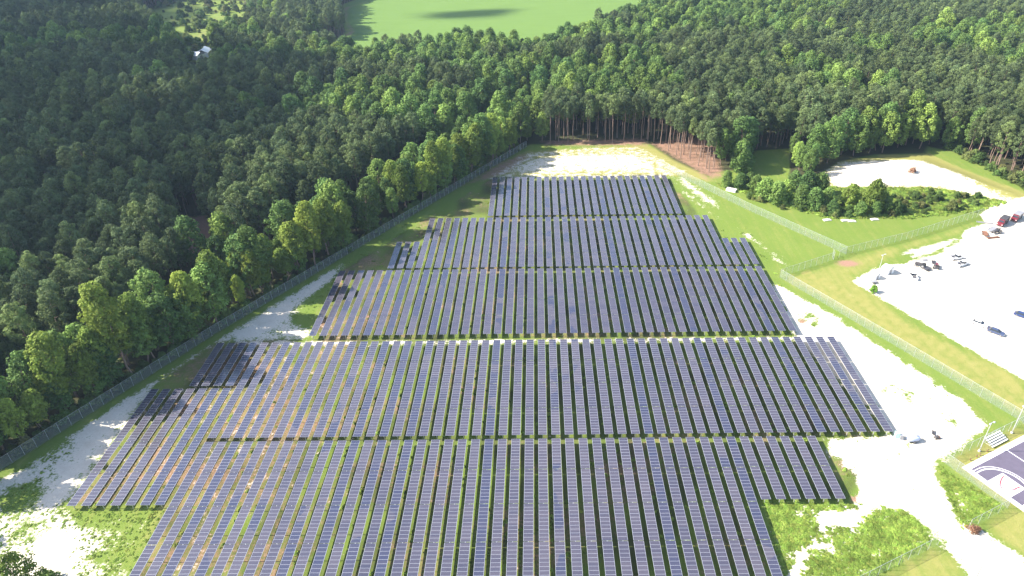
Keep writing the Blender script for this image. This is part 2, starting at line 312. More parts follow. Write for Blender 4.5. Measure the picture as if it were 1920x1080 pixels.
    for a_, b_, v_, w_ in ((g(1262, 345), g(1330, 398), .5, 1.6), (g(1330, 398), g(1400, 440), .55, 1.2), (g(1400, 440), g(1480, 505), .6, 1.8), (g(1425, 455), g(1470, 492), .5, 1.5)):
        sand = np.maximum(sand, v_*np.exp(-(linedist([a_, b_], X, Y)/w_)**2)*(.25+.9*vnoise(X, Y, 6, 81)))
    for off in (4.5, 6.2, 10.5, 12.2): dry = np.maximum(dry, .95*np.exp(-(linedist([(84+off*.88, 208.7+off*.47-2), (105.2+off*.88, 170.2+off*.47), (124.4+off*.88, 134.4+off*.47)], X, Y)/.8)**2))
    sp = g(1590, 494); soil = np.maximum(soil, .9*np.exp(-(((X-sp[0])/5)**2 + ((Y-sp[1])/3)**2)))
    sp = g(1607, 938); soil = np.maximum(soil, .9*np.exp(-(((X-sp[0])/1.8)**2 + ((Y-sp[1])/1.6)**2)))
    sp = g(1503, 605); soil = np.maximum(soil, .8*np.exp(-(((X-sp[0])/3)**2 + ((Y-sp[1])/3)**2)))
    scrub = np.clip(.5 - sd(SCRUB, X, Y)/10, 0, 1); dry = np.where(scrub > .5, .15 + .3*vnoise(X, Y, 18, 63), dry); soil = np.maximum(soil, .46*scrub*vnoise(X, Y, 22, 61)); fp = np.clip(.5 - sd(GREENGAP, X, Y)/6, 0, 1)
    litter_shade = np.clip(forest - np.maximum(np.maximum(fieldm, scrub), fp)*1.5, 0, 1)*.95
    rl = linedist(RAIL, X, Y); soil = np.maximum(soil, np.exp(-(rl/4)**2)*.9); litter_shade *= 1-np.exp(-(rl/5)**2)
    litter_shade = np.maximum(litter_shade, ins*(.30 + .35*vnoise(X*1.5, Y, 7, 15)))  # dark brown-green painted under and between the rows to deepen the shaded gaps
    pd = np.clip(.5 - np.minimum(sd(POND, X, Y), sd(POND2, X, Y))/6, 0, 1); soil = np.maximum(soil, pd); litter_shade *= 1-pd
    dirt = linedist([g(690, 2), g(650, 15), g(648, 38), g(662, 58), g(640, 78), g(600, 96)], X, Y); soil = np.maximum(soil, .6*np.exp(-(dirt/5)**2)*(vnoise(X, Y, 20, 31)*.6+.5)); fieldm = fieldm*(1-.5*np.exp(-(dirt/5)**2))
    me = bpy.data.meshes.new('ground')
    idx = np.arange(nx*ny).reshape(ny, nx); f = np.stack([idx[:-1, :-1], idx[:-1, 1:], idx[1:, 1:], idx[1:, :-1]], -1).reshape(-1, 4)
    me.vertices.add(nx*ny); me.vertices.foreach_set('co', np.stack([X, Y, Z], -1).ravel())
    me.loops.add(f.size); me.loops.foreach_set('vertex_index', f.ravel()); me.polygons.add(len(f)); me.polygons.foreach_set('loop_start', np.arange(len(f))*4)
    me.update(calc_edges=True); me.polygons.foreach_set('use_smooth', np.ones(len(f), bool))
    for nm, a in (('sand', sand), ('dry', dry), ('soil', soil), ('litter_shade', litter_shade), ('crop', fieldm)):
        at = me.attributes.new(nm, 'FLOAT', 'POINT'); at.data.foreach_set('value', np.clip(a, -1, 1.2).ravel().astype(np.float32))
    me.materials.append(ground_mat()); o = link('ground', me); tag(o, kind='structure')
    from functools import partial
    def zat(x, y):                                              # height of the sheet at a point
        i = np.clip(np.searchsorted(xs, x)-1, 0, nx-2); j = np.clip(np.searchsorted(ys, y)-1, 0, ny-2)
        tx = (x-xs[i])/(xs[i+1]-xs[i]); ty = (y-ys[j])/(ys[j+1]-ys[j])
        return (Z[j, i]*(1-tx)+Z[j, i+1]*tx)*(1-ty) + (Z[j+1, i]*(1-tx)+Z[j+1, i+1]*tx)*ty
    def sat(x, y):
        i = np.clip(np.searchsorted(xs, x), 0, nx-1); j = np.clip(np.searchsorted(ys, y), 0, ny-1); return sand[j, i]
    return zat, sat
ZAT, SANDAT = build_ground()

# ------------------------------------------------------------ solar rows
PITCH_X, X0, PW, MH = 3.3526, -97.99, 2.14, 1.82
def module_geo(mb, y, fr=.05, fy=.024):
    hw, th = PW/2, .045; y0, y1 = y-.497, y+.497; z0, z1 = MH-th, MH
    mb.add([(-hw, y0, z0), (hw, y0, z0), (hw, y1, z0), (-hw, y1, z0), (-hw, y0, z1), (hw, y0, z1), (hw, y1, z1), (-hw, y1, z1),
            (-hw+fr, y0+fy, z1), (hw-fr, y0+fy, z1), (hw-fr, y1-fy, z1), (-hw+fr, y1-fy, z1)], [(0, 1, 5, 4), (1, 2, 6, 5), (2, 3, 7, 6), (3, 0, 4, 7), (4, 5, 9, 8), (5, 6, 10, 9), (6, 7, 11, 10), (7, 4, 8, 11)], 0)
    b = len(mb.v); mb.f += [(b-4, b-3, b-2, b-1), (b-12, b-9, b-10, b-11)]; mb.m += [1, 2]
mb = MB(); module_geo(mb, 0.); MODULE = mb.mesh('solar_panel', M['pv_frame'], M['pv'], M['pv_back'])
mb = MB(); mb.box((0, 0, MH/2-.12), (.14, .16, MH-.24)); mb.box((0, 0, MH-.19), (.22, .2, .09)); POST = mb.mesh('post', M['steel'])
def module_ys(length):
    n = 40 if length > 30 else 20; gap = .17; step = (length - gap*(n//10-1))/n
    ys, y = [], step/2
    for k in range(n):
        ys.append(y); y += step
        if (k+1) % 10 == 0 and k+1 < n: y += gap
    return ys, y-step/2
STRIPS, TUBES = {}, {}
def solar_row(i, y0, y1, sep, label, group):
    L = y1-y0; key = round(L); ys, tot = module_ys(L)
    t = thing('solar_panel_row', label, 'solar panels', (X0 + PITCH_X*i + PW/2, y0, 0), 0, group); t.rotation_euler.y = random.gauss(0, .006)
    if sep:
        for y in ys:
            o = link('solar_panel', MODULE, t); o.location = (0, y, 0); o.rotation_euler = (random.gauss(0, .004), 0, 0) if False else (0, 0, 0)
    else:
        if key not in STRIPS:
            mb = MB(); [module_geo(mb, y, .045, .012) for y in ys]; STRIPS[key] = mb.mesh('solar_panels', M['pv_frame'], M['pv'], M['pv_back'])
        tag(link('solar_panels', STRIPS[key], t), kind='stuff')
    if key not in TUBES:
        mb = MB(); mb.box((0, tot/2, MH-.10), (.13, tot, .09)); [mb.box((0, y+.5, MH-.052), (1.9, .05, .012)) for y in ys[::2]]; TUBES[key] = mb.mesh('torque_tube', M['steel'])
    link('torque_tube', TUBES[key], t)
    for y in np.linspace(.6, tot-.6, 7 if L > 30 else 4): o = link('post', POST, t); o.location = (0, y, 0)
def rows(i0, i1, y0, y1, sep, label, group):
    for i in range(i0, i1+1): solar_row(i, y0, y1, sep, f'{ordinal(i-i0+1)} {label}', group)
W1 = 'first second third fourth fifth sixth seventh eighth ninth tenth eleventh twelfth thirteenth fourteenth fifteenth sixteenth seventeenth eighteenth nineteenth'.split()
def ordinal(n):
    if n < 20: return W1[n-1]
    return ['twentieth', 'thirtieth', 'fortieth', 'fiftieth'][n//10-2] if n % 10 == 0 else ['twenty', 'thirty', 'forty', 'fifty'][n//10-2] + '-' + W1[n % 10-1]
gr = 'solar rows in the '
TS = 'from the tree-lined fence side'
rows(23, 46, 257.3, 297.9, False, f'solar row {TS}, block bordering the sandy clearing', gr+'block beside the clearing')
rows(16, 49, 215.0, 256.1, False, f'long solar row {TS}, second block from the clearing', gr+'second block from the clearing')
rows(13, 15, 215.0, 235.3, False, f'short solar row {TS}, second block from the clearing', gr+'short rows by the tree-lined fence')
rows(50, 52, 215.0, 235.3, False, 'short solar row past the long ones, lawn side, second block from the clearing', gr+'short rows by the lawn')
rows(8, 52, 173.9, 213.7, False, f'solar row {TS}, third block, clearing side of the sandy aisle', gr+'third block from the clearing')
rows(4, 55, 129.7, 170.6, True, f'long solar row {TS}, fourth block, just past the sandy aisle', gr+'fourth block from the clearing')
rows(0, 3, 150.4, 170.6, True, f'short tree-shaded solar row {TS}, at the sandy aisle', gr+'short shaded rows at the aisle')
rows(-3, 3, 108.3, 149.2, True, f'solar row {TS}, among seven set half a block over', gr+'rows set half a block over')
rows(4, 43, 87.2, 128.3, True, f'long solar row {TS}, fifth block, farthest from the clearing', gr+'fifth block from the clearing')
rows(44, 49, 108.3, 128.3, True, 'short solar row past the long ones, ending by the service road', gr+'short rows by the service road')

# ------------------------------------------------------------ fences
FH = 3.2
mb = MB(); mb.tube((0, 0, 0), (0, 0, FH+.1), .04, n=6); FPOST = mb.mesh('post', M['steel'])
mb = MB(); mb.box((0, 0, FH/2), (1, .012, FH)); FPANEL = mb.mesh('mesh_panel', M['link'])
mb = MB(); mb.box((0, 0, FH), (1, .04, .04)); FRAIL = mb.mesh('rail', M['steel'])
def fence(pts, label, group=None, bay=3.0, name='chain_link_fence'):
    pts = [Vector((p[0], p[1], 0)) for p in pts]; t = thing(name, label, 'fence', pts[0], 0, group); o0 = pts[0]
    for k, (a, b) in enumerate(zip(pts[:-1], pts[1:])):
        d = b-a; n = max(1, round(d.length/bay)); ang = math.atan2(d.y, d.x); step = d/n
        for q in range(n):
            p = a+step*q - o0; c = p+step/2
            z = float(ZAT((p+o0).x, (p+o0).y)); o = link('post', FPOST, t); o.location = (p.x, p.y, z-.05)
            for nm, me in (('mesh_panel', FPANEL), ('rail', FRAIL)):
                o = link(nm, me, t); o.location = (c.x, c.y, float(ZAT((c+o0).x, (c+o0).y))); o.rotation_euler = (0, 0, ang); o.scale = (step.length, 1, 1)
    p = pts[-1]-o0; o = link('post', FPOST, t); o.location = (p.x, p.y, -.05)
    return t
fence(FENCE_L, 'long shaded chain-link fence along the foot of the tree line')
fence([(57., 316.), (67.5, 296.6), (86.2, 265.6), (113.2, 224.6)], 'chain-link fence running from the pine corner across the green lawn')
fence([(84., 208.7), (107.2, 220.7)], 'short chain-link fence between lawn corner and open gate')
fence([(109.6, 222.), (113.2, 224.6), (140.5, 235.8), (179.9, 255.4)], 'chain-link fence from the open gate past the bushes to the parking lot')
fence([(84., 208.7), (105.2, 170.2), (124.4, 134.4)], 'long chain-link fence between the mown grass strip and white sand')
fence([(124.4, 134.4), (124.1, 133.7), (97.3, 120.5)], 'chain-link fence behind the bleacher, sunlit against the sand')
fence([(97.3, 120.5), (104.4, 106.6)], 'chain-link fence along the baseline of the basketball court')
fence([(104.4, 106.6), (92.6, 101.0)], 'short chain-link fence from the court corner to the road gate')
fence([(84., 97.), (65.7, 88.6), (40., 77.)], 'chain-link fence beside the weedy patch below the service road')
# gate leaf standing open on the lawn
ang = R_(30); t = thing('gate', 'open chain-link gate leaf on the lawn between two fences', 'gate', (107.2, 220.7, 0), R_(80))
mb = MB(); [mb.box((x, 0, 1.5), (.07, .07, 3.0)) for x in (.1, 2.6)]; [mb.box((1.35, 0, z), (2.5, .06, .07)) for z in (.15, 1.5, 3.0)]; mb.build('gate_frame', M['steel'], t)
mb = MB(); mb.box((1.35, 0, 1.55), (2.4, .012, 2.8)); mb.build('mesh_panel', M['link'], t)

# ------------------------------------------------------------ railway behind the trees
def strip(mb, pts, wid, z0, z1, off=0):
    P = [Vector((*p, 0)) for p in pts]; L = []
    for k, p in enumerate(P):
        d = ((P[min(k+1, len(P)-1)]-P[max(k-1, 0)])).normalized(); n = Vector((-d.y, d.x, 0)); L.append((p+n*(off+wid/2), p+n*(off-wid/2)))
    for (a, b), (c, d) in zip(L[:-1], L[1:]):
        vs = [Vector((q.x, q.y, z)) for z in (z0, z1) for q in (a, b, d, c)]; mb.add(vs, [(0, 1, 2, 3), (4, 7, 6, 5), (0, 4, 5, 1), (2, 6, 7, 3)])
t = link('railway_track', None); t.location = (*RAIL[0], 0); tag(t, 'rusty railway track on pale ballast behind the fence-line trees', 'railway', kind='structure')
rel = [(p[0]-RAIL[0][0], p[1]-RAIL[0][1]) for p in RAIL]
mb = MB(); strip(mb, rel, 4.2, -.1, .22); mb.build('ballast', M['ballast'], t)
for s in (-.75, .75): mb = MB(); strip(mb, rel, .12, .30, .46, s); mb.build('rail', M['railsteel'], t)
mb = MB()
for (a, b) in zip(rel[:-1], rel[1:]):
    d = Vector((b[0]-a[0], b[1]-a[1], 0)); n = int(d.length/.75)
    for k in range(n): p = Vector((*a, 0))+d*(k+.5)/n; mb.box((p.x, p.y, .26), (.24, 2.5, .12), (0, 0, math.atan2(d.y, d.x)))
tag(mb.build('sleepers', M['wood'], t), kind='stuff')

# ------------------------------------------------------------ basketball court
CO = Vector((102.4, 118.4, 0)); E1 = Vector((.45, -.893, 0)).normalized(); E2 = Vector((.893, .45, 0)).normalized()
CA = math.atan2(E2.y, E2.x)          # local x = along the sideline (E2), local y = -E1
ct = link('basketball_court', None); ct.location = CO; ct.rotation_euler = (0, 0, CA); tag(ct, 'purple-grey painted basketball court with white lines and red emblem', 'court', kind='structure')
def flat(name, pts, z, mat, th=.003):
    n = len(pts); mb = MB(); mb.add([(x, y, z) for x, y in pts] + [(x, y, z-th) for x, y in pts], [tuple(range(n)), tuple(range(n, 2*n))[::-1]] + [((i+1) % n, i, n+i, n+(i+1) % n) for i in range(n)]); return mb.build(name, mat, ct)
flat('court_border', [(-1.3, 1.3), (28.6, 1.3), (28.6, -15.4), (-1.3, -15.4)], .075, M['court_border'], .07)
flat('court_surface', [(-.1, .1), (27.4, .1), (27.4, -14.2), (-.1, -14.2)], .081, M['court'])
def line(name, pts, wd, mat=None, z=.087):
    mb = MB(); P = [Vector((*p, 0)) for p in pts]; L = []
    for k, p in enumerate(P):
        d = (P[min(k+1, len(P)-1)]-P[max(k-1, 0)]).normalized(); n = Vector((-d.y, d.x, 0)); L.append((p+n*wd/2, p-n*wd/2))
    for (a, b), (c, d) in zip(L[:-1], L[1:]): mb.add([(q.x, q.y, z) for q in (a, b, d, c)], [(3, 2, 1, 0)])
    return mb.build(name, mat or M['court_white'], ct)
line('sideline', [(-.1, .05), (27.4, .05)], .25); line('sideline', [(-.1, -14.15), (27.4, -14.15)], .25)
line('baseline', [(0, -.08), (0, -14.02)], .25); line('baseline', [(27.3, -.08), (27.3, -14.02)], .25); line('halfway_line', [(13.65, -.09), (13.65, -14.01)], .22)
def arc(r, yo, sgn, x0): return [(x0, yo+r)] + [(x0+sgn*(1.4+r*math.cos(a)), yo+r*math.sin(a)) for a in np.linspace(math.pi/2, -math.pi/2, 25)] + [(x0, yo-r)]
for sgn, x0 in ((1, .13), (-1, 27.17)):
    line('three_point_line', arc(5.6, -7.05, sgn, x0), .32, z=.0875); line('three_point_line', arc(6.3, -7.05, sgn, x0), .16, z=.0875)
    flat('key', [(x0, -4.3), (x0+sgn*5.4, -4.3), (x0+sgn*5.4, -9.8), (x0, -9.8)][::(-1 if sgn > 0 else 1)], .0915, M['court_white'])
e = line('emblem', [(4.9, -5.0), (3.8, -5.3), (2.5, -5.8), (1.4, -6.4), (.9, -7.2), (1.3, -7.9), (2.2, -8.5), (3.2, -8.8), (4.2, -8.75), (4.9, -8.9)], .30, M['court_red'], .097)
line('emblem', [(3.6, -8.4), (4.6, -9.2)], .22, M['court_red'], .098); line('emblem', [(2.2, -6.3), (1.6, -7.2), (2.4, -8.0)], .08, M['court_red'], .098)
# bleacher
bt = thing('bleacher', 'silver aluminium bleacher of five benches beside the basketball court', 'bleacher', CO + E1*-2.0 + E2*14.0, CA)
for k in range(5):
    y = .1+k*.55; z = .45+k*.24
    mb = MB(); mb.box((0, y, z), (6.0, .30, .05)); mb.build('bench', M['white'], bt)
    if k: mb = MB(); mb.box((0, y-.22, z-.32), (6.0, .22, .04)); mb.build('footboard', M['grey'], bt)
for x in (-2.6, -.9, .9, 2.6): mb = MB(); mb.tube((x, .05, 0), (x, .05, .42), .03, n=6); mb.tube((x, 2.3, 0), (x, 2.3, 1.36), .03, n=6); mb.tube((x, .05, .06), (x, 2.3, .06), .03, n=6); mb.tube((x, .05, .4), (x, 2.3, 1.36), .03, n=6); mb.build('support_frame', M['steel'], bt)
mb = MB(); [mb.tube((-2.95, 2.55, z), (2.95, 2.55, z), .025, n=6) for z in (1.8, 2.25)]; [mb.tube((x, 2.55, 0), (x, 2.55, 2.25), .025, n=6) for x in (-2.95, 0, 2.95)]; mb.build('guard_rail', M['steel'], bt)
def pole(p, h, label, arms=True, dark=False, group=None, r=.11):
    t = thing('light_pole', label, 'light pole', (p[0], p[1], float(ZAT(p[0], p[1]))), CA, group); mt = M['grey'] if dark else M['steel']
    mb = MB(); mb.tube((0, 0, 0), (0, 0, .35), .32, .3, n=10); mb.build('footing', M['concrete'], t)
    mb = MB(); mb.tube((0, 0, .3), (0, 0, h), r, r*.65, n=8); mb.build('mast', mt, t)
    if arms:
        mb = MB(); mb.box((0, 0, h-.1), (1.7, .08, .08)); mb.build('crossarm', mt, t)
        for x in (-.7, .7): mb = MB(); mb.box((x, -.2, h), (.5, .42, .22), (R_(-25), 0, 0)); o = mb.build('floodlight', mt, t)
        
    return t
pole(CO + E1*-2.9 + E2*7.4, 9.4, 'tall floodlight pole at the bleacher end nearer the court corner', r=.12)
pole(CO + E1*-3.2 + E2*20.5, 9.4, 'tall floodlight pole past the far end of the bleacher', r=.12)
pole(g(1645, 517), 8.5, 'slim light pole at the grass edge by the white sheds')
pole(g(1828, 533), 9, 'slim light pole standing alone in the white lot')
pole(g(1822, 1100), 8.0, 'dark slim pole beside the service road by the gate', False, True, r=.13)
# small red-white court posts along the sideline
for k, s in enumerate((2.6, 5.0, 6.2, 9.0)):
    p = CO + E1*-1.9 + E2*s; t = thing('bollard', 'short rusty post in the grass along the court sideline', 'post', p, 0, 'posts along the court sideline')
    mb = MB(); mb.tube((0, 0, 0), (0, 0, .7), .1, n=8); mb.build('shaft', M['rust'], t); mb = MB(); mb.tube((0, 0, .7), (0, 0, .78), .12, .05, n=8); mb.build('cap', M['dark'], t)

# ------------------------------------------------------------ vehicles and equipment
def wheel(t, x, y, r, wd=.22):
    mb = MB(); mb.tube((x, y-wd/2, r), (x, y+wd/2, r), r, n=14); o = mb.build('wheel', M['dark'], t)
    mb = MB(); mb.tube((x, y-wd/2-.01, r), (x, y+wd/2+.01, r), r*.55, n=10); mb.build('rim', M['grey'], o)
def car(p, ang, paint, label, pickup=False, group=None):
    t = thing('pickup_truck' if pickup else 'car', label, 'pickup truck' if pickup else 'car', (p[0], p[1], float(ZAT(p[0], p[1]))), ang, group)
    L, W = (5.5, 1.95) if pickup else (4.7, 1.82); a = L/2
    mb = MB(); nr = lambda z: 1 if z < .75 else .94
    mb.prism([(-a, .35), (-a+.05, .8), (-a+.1, .92), (a-1.2, .95), (a-.15, .82), (a, .6), (a-.03, .35)], -W/2, W/2, nr); mb.build('body', M[paint], t)
    if pickup: cab = [(-.55, .93), (-.45, 1.72), (.65, 1.74), (1.35, .95)]
    else: cab = [(-a+.35, .92), (-a+.95, 1.42), (.35, 1.45), (1.15, .94)]
    mb = MB(); mb.prism(cab, -W/2+.1, W/2-.1, lambda z: 1 if z < 1.1 else .8); mb.build('windows', M['glass'], t)
    x0, x1, z = (-.42, .62, 1.75) if pickup else (-a+1.0, .32, 1.455); mb = MB(); mb.box(((x0+x1)/2, 0, z), (x1-x0, W*.70, .05)); mb.build('roof', M[paint], t)
    if pickup:
        mb = MB(); mb.box(((-a-.55)/2, 0, .935), (a-.85, W*.78, .03)); mb.build('truck_bed', M['dark_metal'], t)
        for s in (-1, 1): mb = MB(); mb.box(((-a-.55)/2, s*(W/2-.09), 1.05), (a-.65, .1, .26)); mb.build('bed_side', M[paint], t)
        mb = MB(); mb.box((-a+.08, 0, 1.05), (.08, W*.8, .26)); mb.build('tailgate', M[paint], t)
    for s in (-1, 1):
        for x in (-a+.95, a-.95): wheel(t, x, s*(W/2-.12), .34)
        mb = MB(); mb.box((a-.08, s*(W/2-.32), .68), (.12, .36, .14)); mb.build('headlight', M['lamp'], t)
        mb = MB(); mb.box((-a+.05, s*(W/2-.25), .74), (.1, .28, .16)); mb.build('tail_light', M['tail'], t)
    return t
LA = math.atan2(-35.5, 20.)     # direction of the long fence by the lot
car(g(1836, 609), LA+.25, 'white', 'white car with dark windows parked nose to tail with a slate-blue car')
car(g(1867, 625), LA+.25, 'navy', 'slate-blue car parked behind a white car in the lot')
car(g(1916, 594), LA+.25, 'blue', 'blue car parked apart in the white lot near the edge of the grass')
car(g(1803, 497), R_(27), 'white', 'white pickup truck casting a dark shadow near scattered equipment', True)
car(g(1793, 485), R_(15), 'white', 'white pickup truck behind another white pickup near the equipment', True)
car(g(1711, 520), R_(80), 'white', 'white pickup truck alone on sand between the shed and the equipment', True)
def dump_truck(p, ang, bed, label):
    t = thing('dump_truck', label, 'truck', (p[0], p[1], float(ZAT(p[0], p[1]))), ang)
    mb = MB(); mb.box((0, 0, .85), (6.8, .9, .3)); mb.build('chassis', M['dark_metal'], t)
    mb = MB(); mb.prism([(1.6, .8), (1.6, 2.6), (2.6, 2.65), (2.8, 1.75), (3.7, 1.6), (3.8, .7)], -1.1, 1.1, lambda z: 1 if z < 1.8 else .9); c = mb.build('cab', M['red'], t)
    mb = MB(); mb.prism([(2.62, 2.45), (2.80, 1.8), (2.86, 1.8), (2.68, 2.45)], -.9, .9); mb.build('windscreen', M['glass'], c)
    mb = MB(); mb.prism([(-3.5, 1.2), (-3.7, 2.6), (1.3, 2.7), (1.3, 1.1)], -1.25, 1.25); mb.build('dump_bed', M[bed], t)
    mb = MB(); [mb.box((x, s*1.29, 1.85), (.12, .08, 1.3)) for x in (-3., -1.9, -.8, .4) for s in (-1, 1)]; mb.build('bed_rib', M['dark_metal'], t)
    mb = MB(); mb.box((-3.72, 0, 1.85), (.1, 2.3, 1.25)); mb.build('tailgate', M['red'], t)
    for x in (-2.5, -1.4, 2.7):
        for s in (-1, 1): wheel(t, x, s*1.0, .5, .35)
    for s in (-1, 1): mb = MB(); mb.box((3.78, s*.85, 1.1), (.1, .3, .2)); mb.build('headlight', M['lamp'], t)
dump_truck(g(1879, 420), R_(222), 'dark_metal', 'red dump truck with dark bed beside the equipment pile')
dump_truck(g(1905, 411), R_(222), 'grey', 'red dump truck with grey bed farther from the equipment pile')
def trailer(p, ang, label, deck='wood', L=4.2):
    t = thing('utility_trailer', label, 'trailer', (p[0], p[1], float(ZAT(p[0], p[1]))), ang)
    mb = MB(); mb.box((0, 0, .62), (L, 1.8, .1)); mb.build('deck', M[deck], t)
    mb = MB(); [mb.box((0, s*.93, .85), (L, .05, .06)) for s in (-1, 1)]; [mb.box((x, s*.93, .72), (.05, .05, .3)) for x in np.linspace(-L/2+.1, L/2-.1, 5) for s in (-1, 1)]; mb.build('side_rail', M['dark_metal'], t)
    mb = MB(); mb.tube((L/2, .5, .55), (L/2+1.3, 0, .5), .05, n=6); mb.tube((L/2, -.5, .55), (L/2+1.3, 0, .5), .05, n=6); mb.build('drawbar', M['dark_metal'], t)
    for s in (-1, 1): wheel(t, -.2, s*1.03, .32, .2)
def tractor(p, ang, paint, label, k=1.0):
    t = thing('tractor', label, 'tractor', (p[0], p[1], float(ZAT(p[0], p[1]))), ang); t.scale = (k, k, k)
    mb = MB(); mb.prism([(-.2, .6), (-.2, 1.2), (1.5, 1.15), (1.6, .6)], -.35, .35); mb.build('bonnet', M[paint], t)
    mb = MB(); mb.box((-.7, 0, .8), (1.0, .8, .4)); mb.build('chassis', M['dark_metal'], t)
    mb = MB(); mb.box((-.75, 0, 1.15), (.5, .5, .12)); mb.box((-1.0, 0, 1.4), (.1, .5, .45)); mb.build('seat', M['dark'], t)
    mb = MB(); [mb.tube((-1.1, s*.5, 1.0), (-1.1, s*.5, 2.2), .04, n=6) for s in (-1, 1)]; mb.tube((-1.1, -.5, 2.2), (-1.1, .5, 2.2), .04, n=6); mb.build('roll_bar', M['dark_metal'], t)
    for s in (-1, 1): wheel(t, -.75, s*.72, .62, .35); wheel(t, 1.15, s*.6, .38, .22)
def beams(p, ang, mt, n, L, label):
    t = thing('beam_stack', label, 'metal beams', (p[0], p[1], float(ZAT(p[0], p[1]))), ang)
    for k in range(n): mb = MB(); mb.box((random.uniform(-.3, .3), (k % 4)*.3-.45, .12+(k//4)*.24), (L, .16, .2), (0, 0, random.uniform(-.06, .06))); mb.build('beam', M[mt], t)
trailer(g(1860, 432), R_(35), 'flat trailer with dark side rails beside the red dump trucks', 'grey', 5)
trailer(g(1846, 440), R_(70), 'rusty flat trailer parked at the grass edge near the dump trucks', 'rust', 4)
tractor(g(1868, 437), R_(200), 'dark_metal', 'dark compact tractor beside the flat trailers', 1.2)
beams(g(1846, 418), R_(-20), 'grey', 6, 5.5, 'stack of grey metal beams lying on sand behind the flat trailers')
beams(g(1862, 446), R_(8), 'rust', 7, 5.0, 'stack of rusty metal beams lying below the flat trailers')
tractor(g(1725, 500), R_(140), 'dark_metal', 'dark compact tractor first in the line of lot equipment', 1.2)
trailer(g(1737, 506), R_(20), 'small dark trailer next to the compact tractor in the lot', 'dark_metal', 2.6)
tractor(g(1755, 502), R_(60), 'red', 'dark red compact tractor among lot equipment', 1.1)
beams(g(1750, 492), R_(70), 'dark_metal', 5, 2.8, 'short stack of dark beams behind the red tractor')
beams(g(1735, 488), R_(10), 'grey', 4, 2.2, 'short stack of grey beams at the straw-coloured grass edge')
beams(g(1783, 481), R_(75), 'rust', 4, 2.4, 'short rusty beams lying near the white pickup trucks')
def shed(p, ang, dims, label, roof='white', wall='white'):
    t = thing('shed', label, 'shed', (p[0], p[1], float(ZAT(p[0], p[1]))), ang); a, b_, h = dims
    mb = MB(); mb.box((0, 0, h/2), (a, b_, h)); mb.build('wall', M[wall], t)
    mb = MB(); mb.prism([(-a/2-.15, h), (0, h+.25*a), (a/2+.15, h), (a/2+.15, h-.08), (0, h+.25*a-.1), (-a/2-.15, h-.08)], -b_/2-.15, b_/2+.15); mb.build('roof', M[roof], t)
    mb = MB(); mb.box((0, -b_/2-.015, h*.42), (a*.34, .03, h*.8)); mb.build('door', M['grey'], t)
shed(g(1663, 511), R_(27), (3.2, 2.6, 2.2), 'white shed at the foot of a slim light pole by the lot')
shed(g(1640, 521), R_(27), (2.4, 2.2, 1.8), 'small white shed beside cluttered equipment at the lot corner')
trailer(g(1637, 530), R_(10), 'small grey trailer below the small white shed', 'grey', 2.2)
shed(g(384, 104), R_(10), (9, 14, 3.4), 'white outbuilding at the lower tip of the far scrubby clearing, larger of two')
shed(g(366, 110), R_(70), (8, 13, 3.4), 'smaller white outbuilding beside the larger one below the far scrubby clearing')
t = thing('utility_box', 'low white concrete box by the fence below the round bushes', 'utility box', (*g(1371, 358), 0), R_(-32))
mb = MB(); mb.box((0, 0, .45), (4.2, 2.2, .9)); mb.build('body', M['white'], t); mb = MB(); mb.box((0, 0, .96), (4.4, 2.4, .12)); mb.build('lid', M['concrete'], t)
# inverter cabinet, tank trailer and pump beside the array
p = g(1684, 822); t = thing('inverter_cabinet', 'pale green and grey electrical cabinet at the corner of the array', 'cabinet', (*p, float(ZAT(*p))), R_(-8))
mb = MB(); mb.box((0, 0, .06), (2.4, 1.8, .16)); mb.build('pad', M['concrete'], t)
mb = MB(); mb.box((-.45, .2, .95), (1.0, 1.1, 1.6)); mb.build('transformer', M['teal'], t); mb = MB(); mb.box((.5, -.2, .8), (.8, .9, 1.3)); mb.build('switch_box', M['grey'], t)
p = g(1711, 827); t = thing('tank_trailer', 'pale blue tank trailer with drawbar standing on the white sand', 'trailer', (*p, float(ZAT(*p))), R_(8))
bm = bmesh.new(); bmesh.ops.create_uvsphere(bm, u_segments=20, v_segments=12, radius=1); me = bpy.data.meshes.new('tank')
for v in bm.verts: x, y, z = v.co; s = lambda q, e: math.copysign(abs(q)**e, q); v.co = (s(x, .7)*1.65, s(y, .8)*.95, s(z, .8)*.72+1.05)
bm.to_mesh(me); bm.free(); me.materials.append(M['paleblue']); [setattr(f, 'use_smooth', True) for f in me.polygons]; link('tank', me, t)
mb = MB(); mb.box((0, 0, .38), (3.0, 1.3, .1)); mb.build('frame', M['grey'], t); mb = MB(); mb.tube((1.4, 0, .4), (4.3, 0, .5), .07, n=6); mb.build('drawbar', M['grey'], t)
mb = MB(); mb.tube((.6, 0, 1.7), (.6, 0, 1.95), .3, n=10); mb.build('hatch', M['grey'], t)
for s in (-1, 1): wheel(t, -.2, s*.98, .36, .2)
p = g(1757, 822); t = thing('pump', 'small dark engine pump on skids past the tank trailer drawbar', 'pump', (*p, float(ZAT(*p))), R_(10))
mb = MB(); [mb.box((0, s*.35, .1), (1.7, .1, .12)) for s in (-1, 1)]; mb.build('skid', M['dark_metal'], t); mb = MB(); mb.box((-.3, 0, .55), (.8, .7, .7)); mb.build('engine', M['dark_metal'], t); mb = MB(); mb.tube((.35, -.25, .45), (.35, .25, .45), .3, n=12); mb.build('pump_housing', M['rust'], t)
mb = MB(); mb.tube((-.3, .1, .85), (-.3, .1, 1.5), .07, n=6); mb.build('exhaust', M['grey'], t)
beams(g(1749, 812), R_(60), 'dark_metal', 3, 1.6, 'short dark beams dropped beside the engine pump')
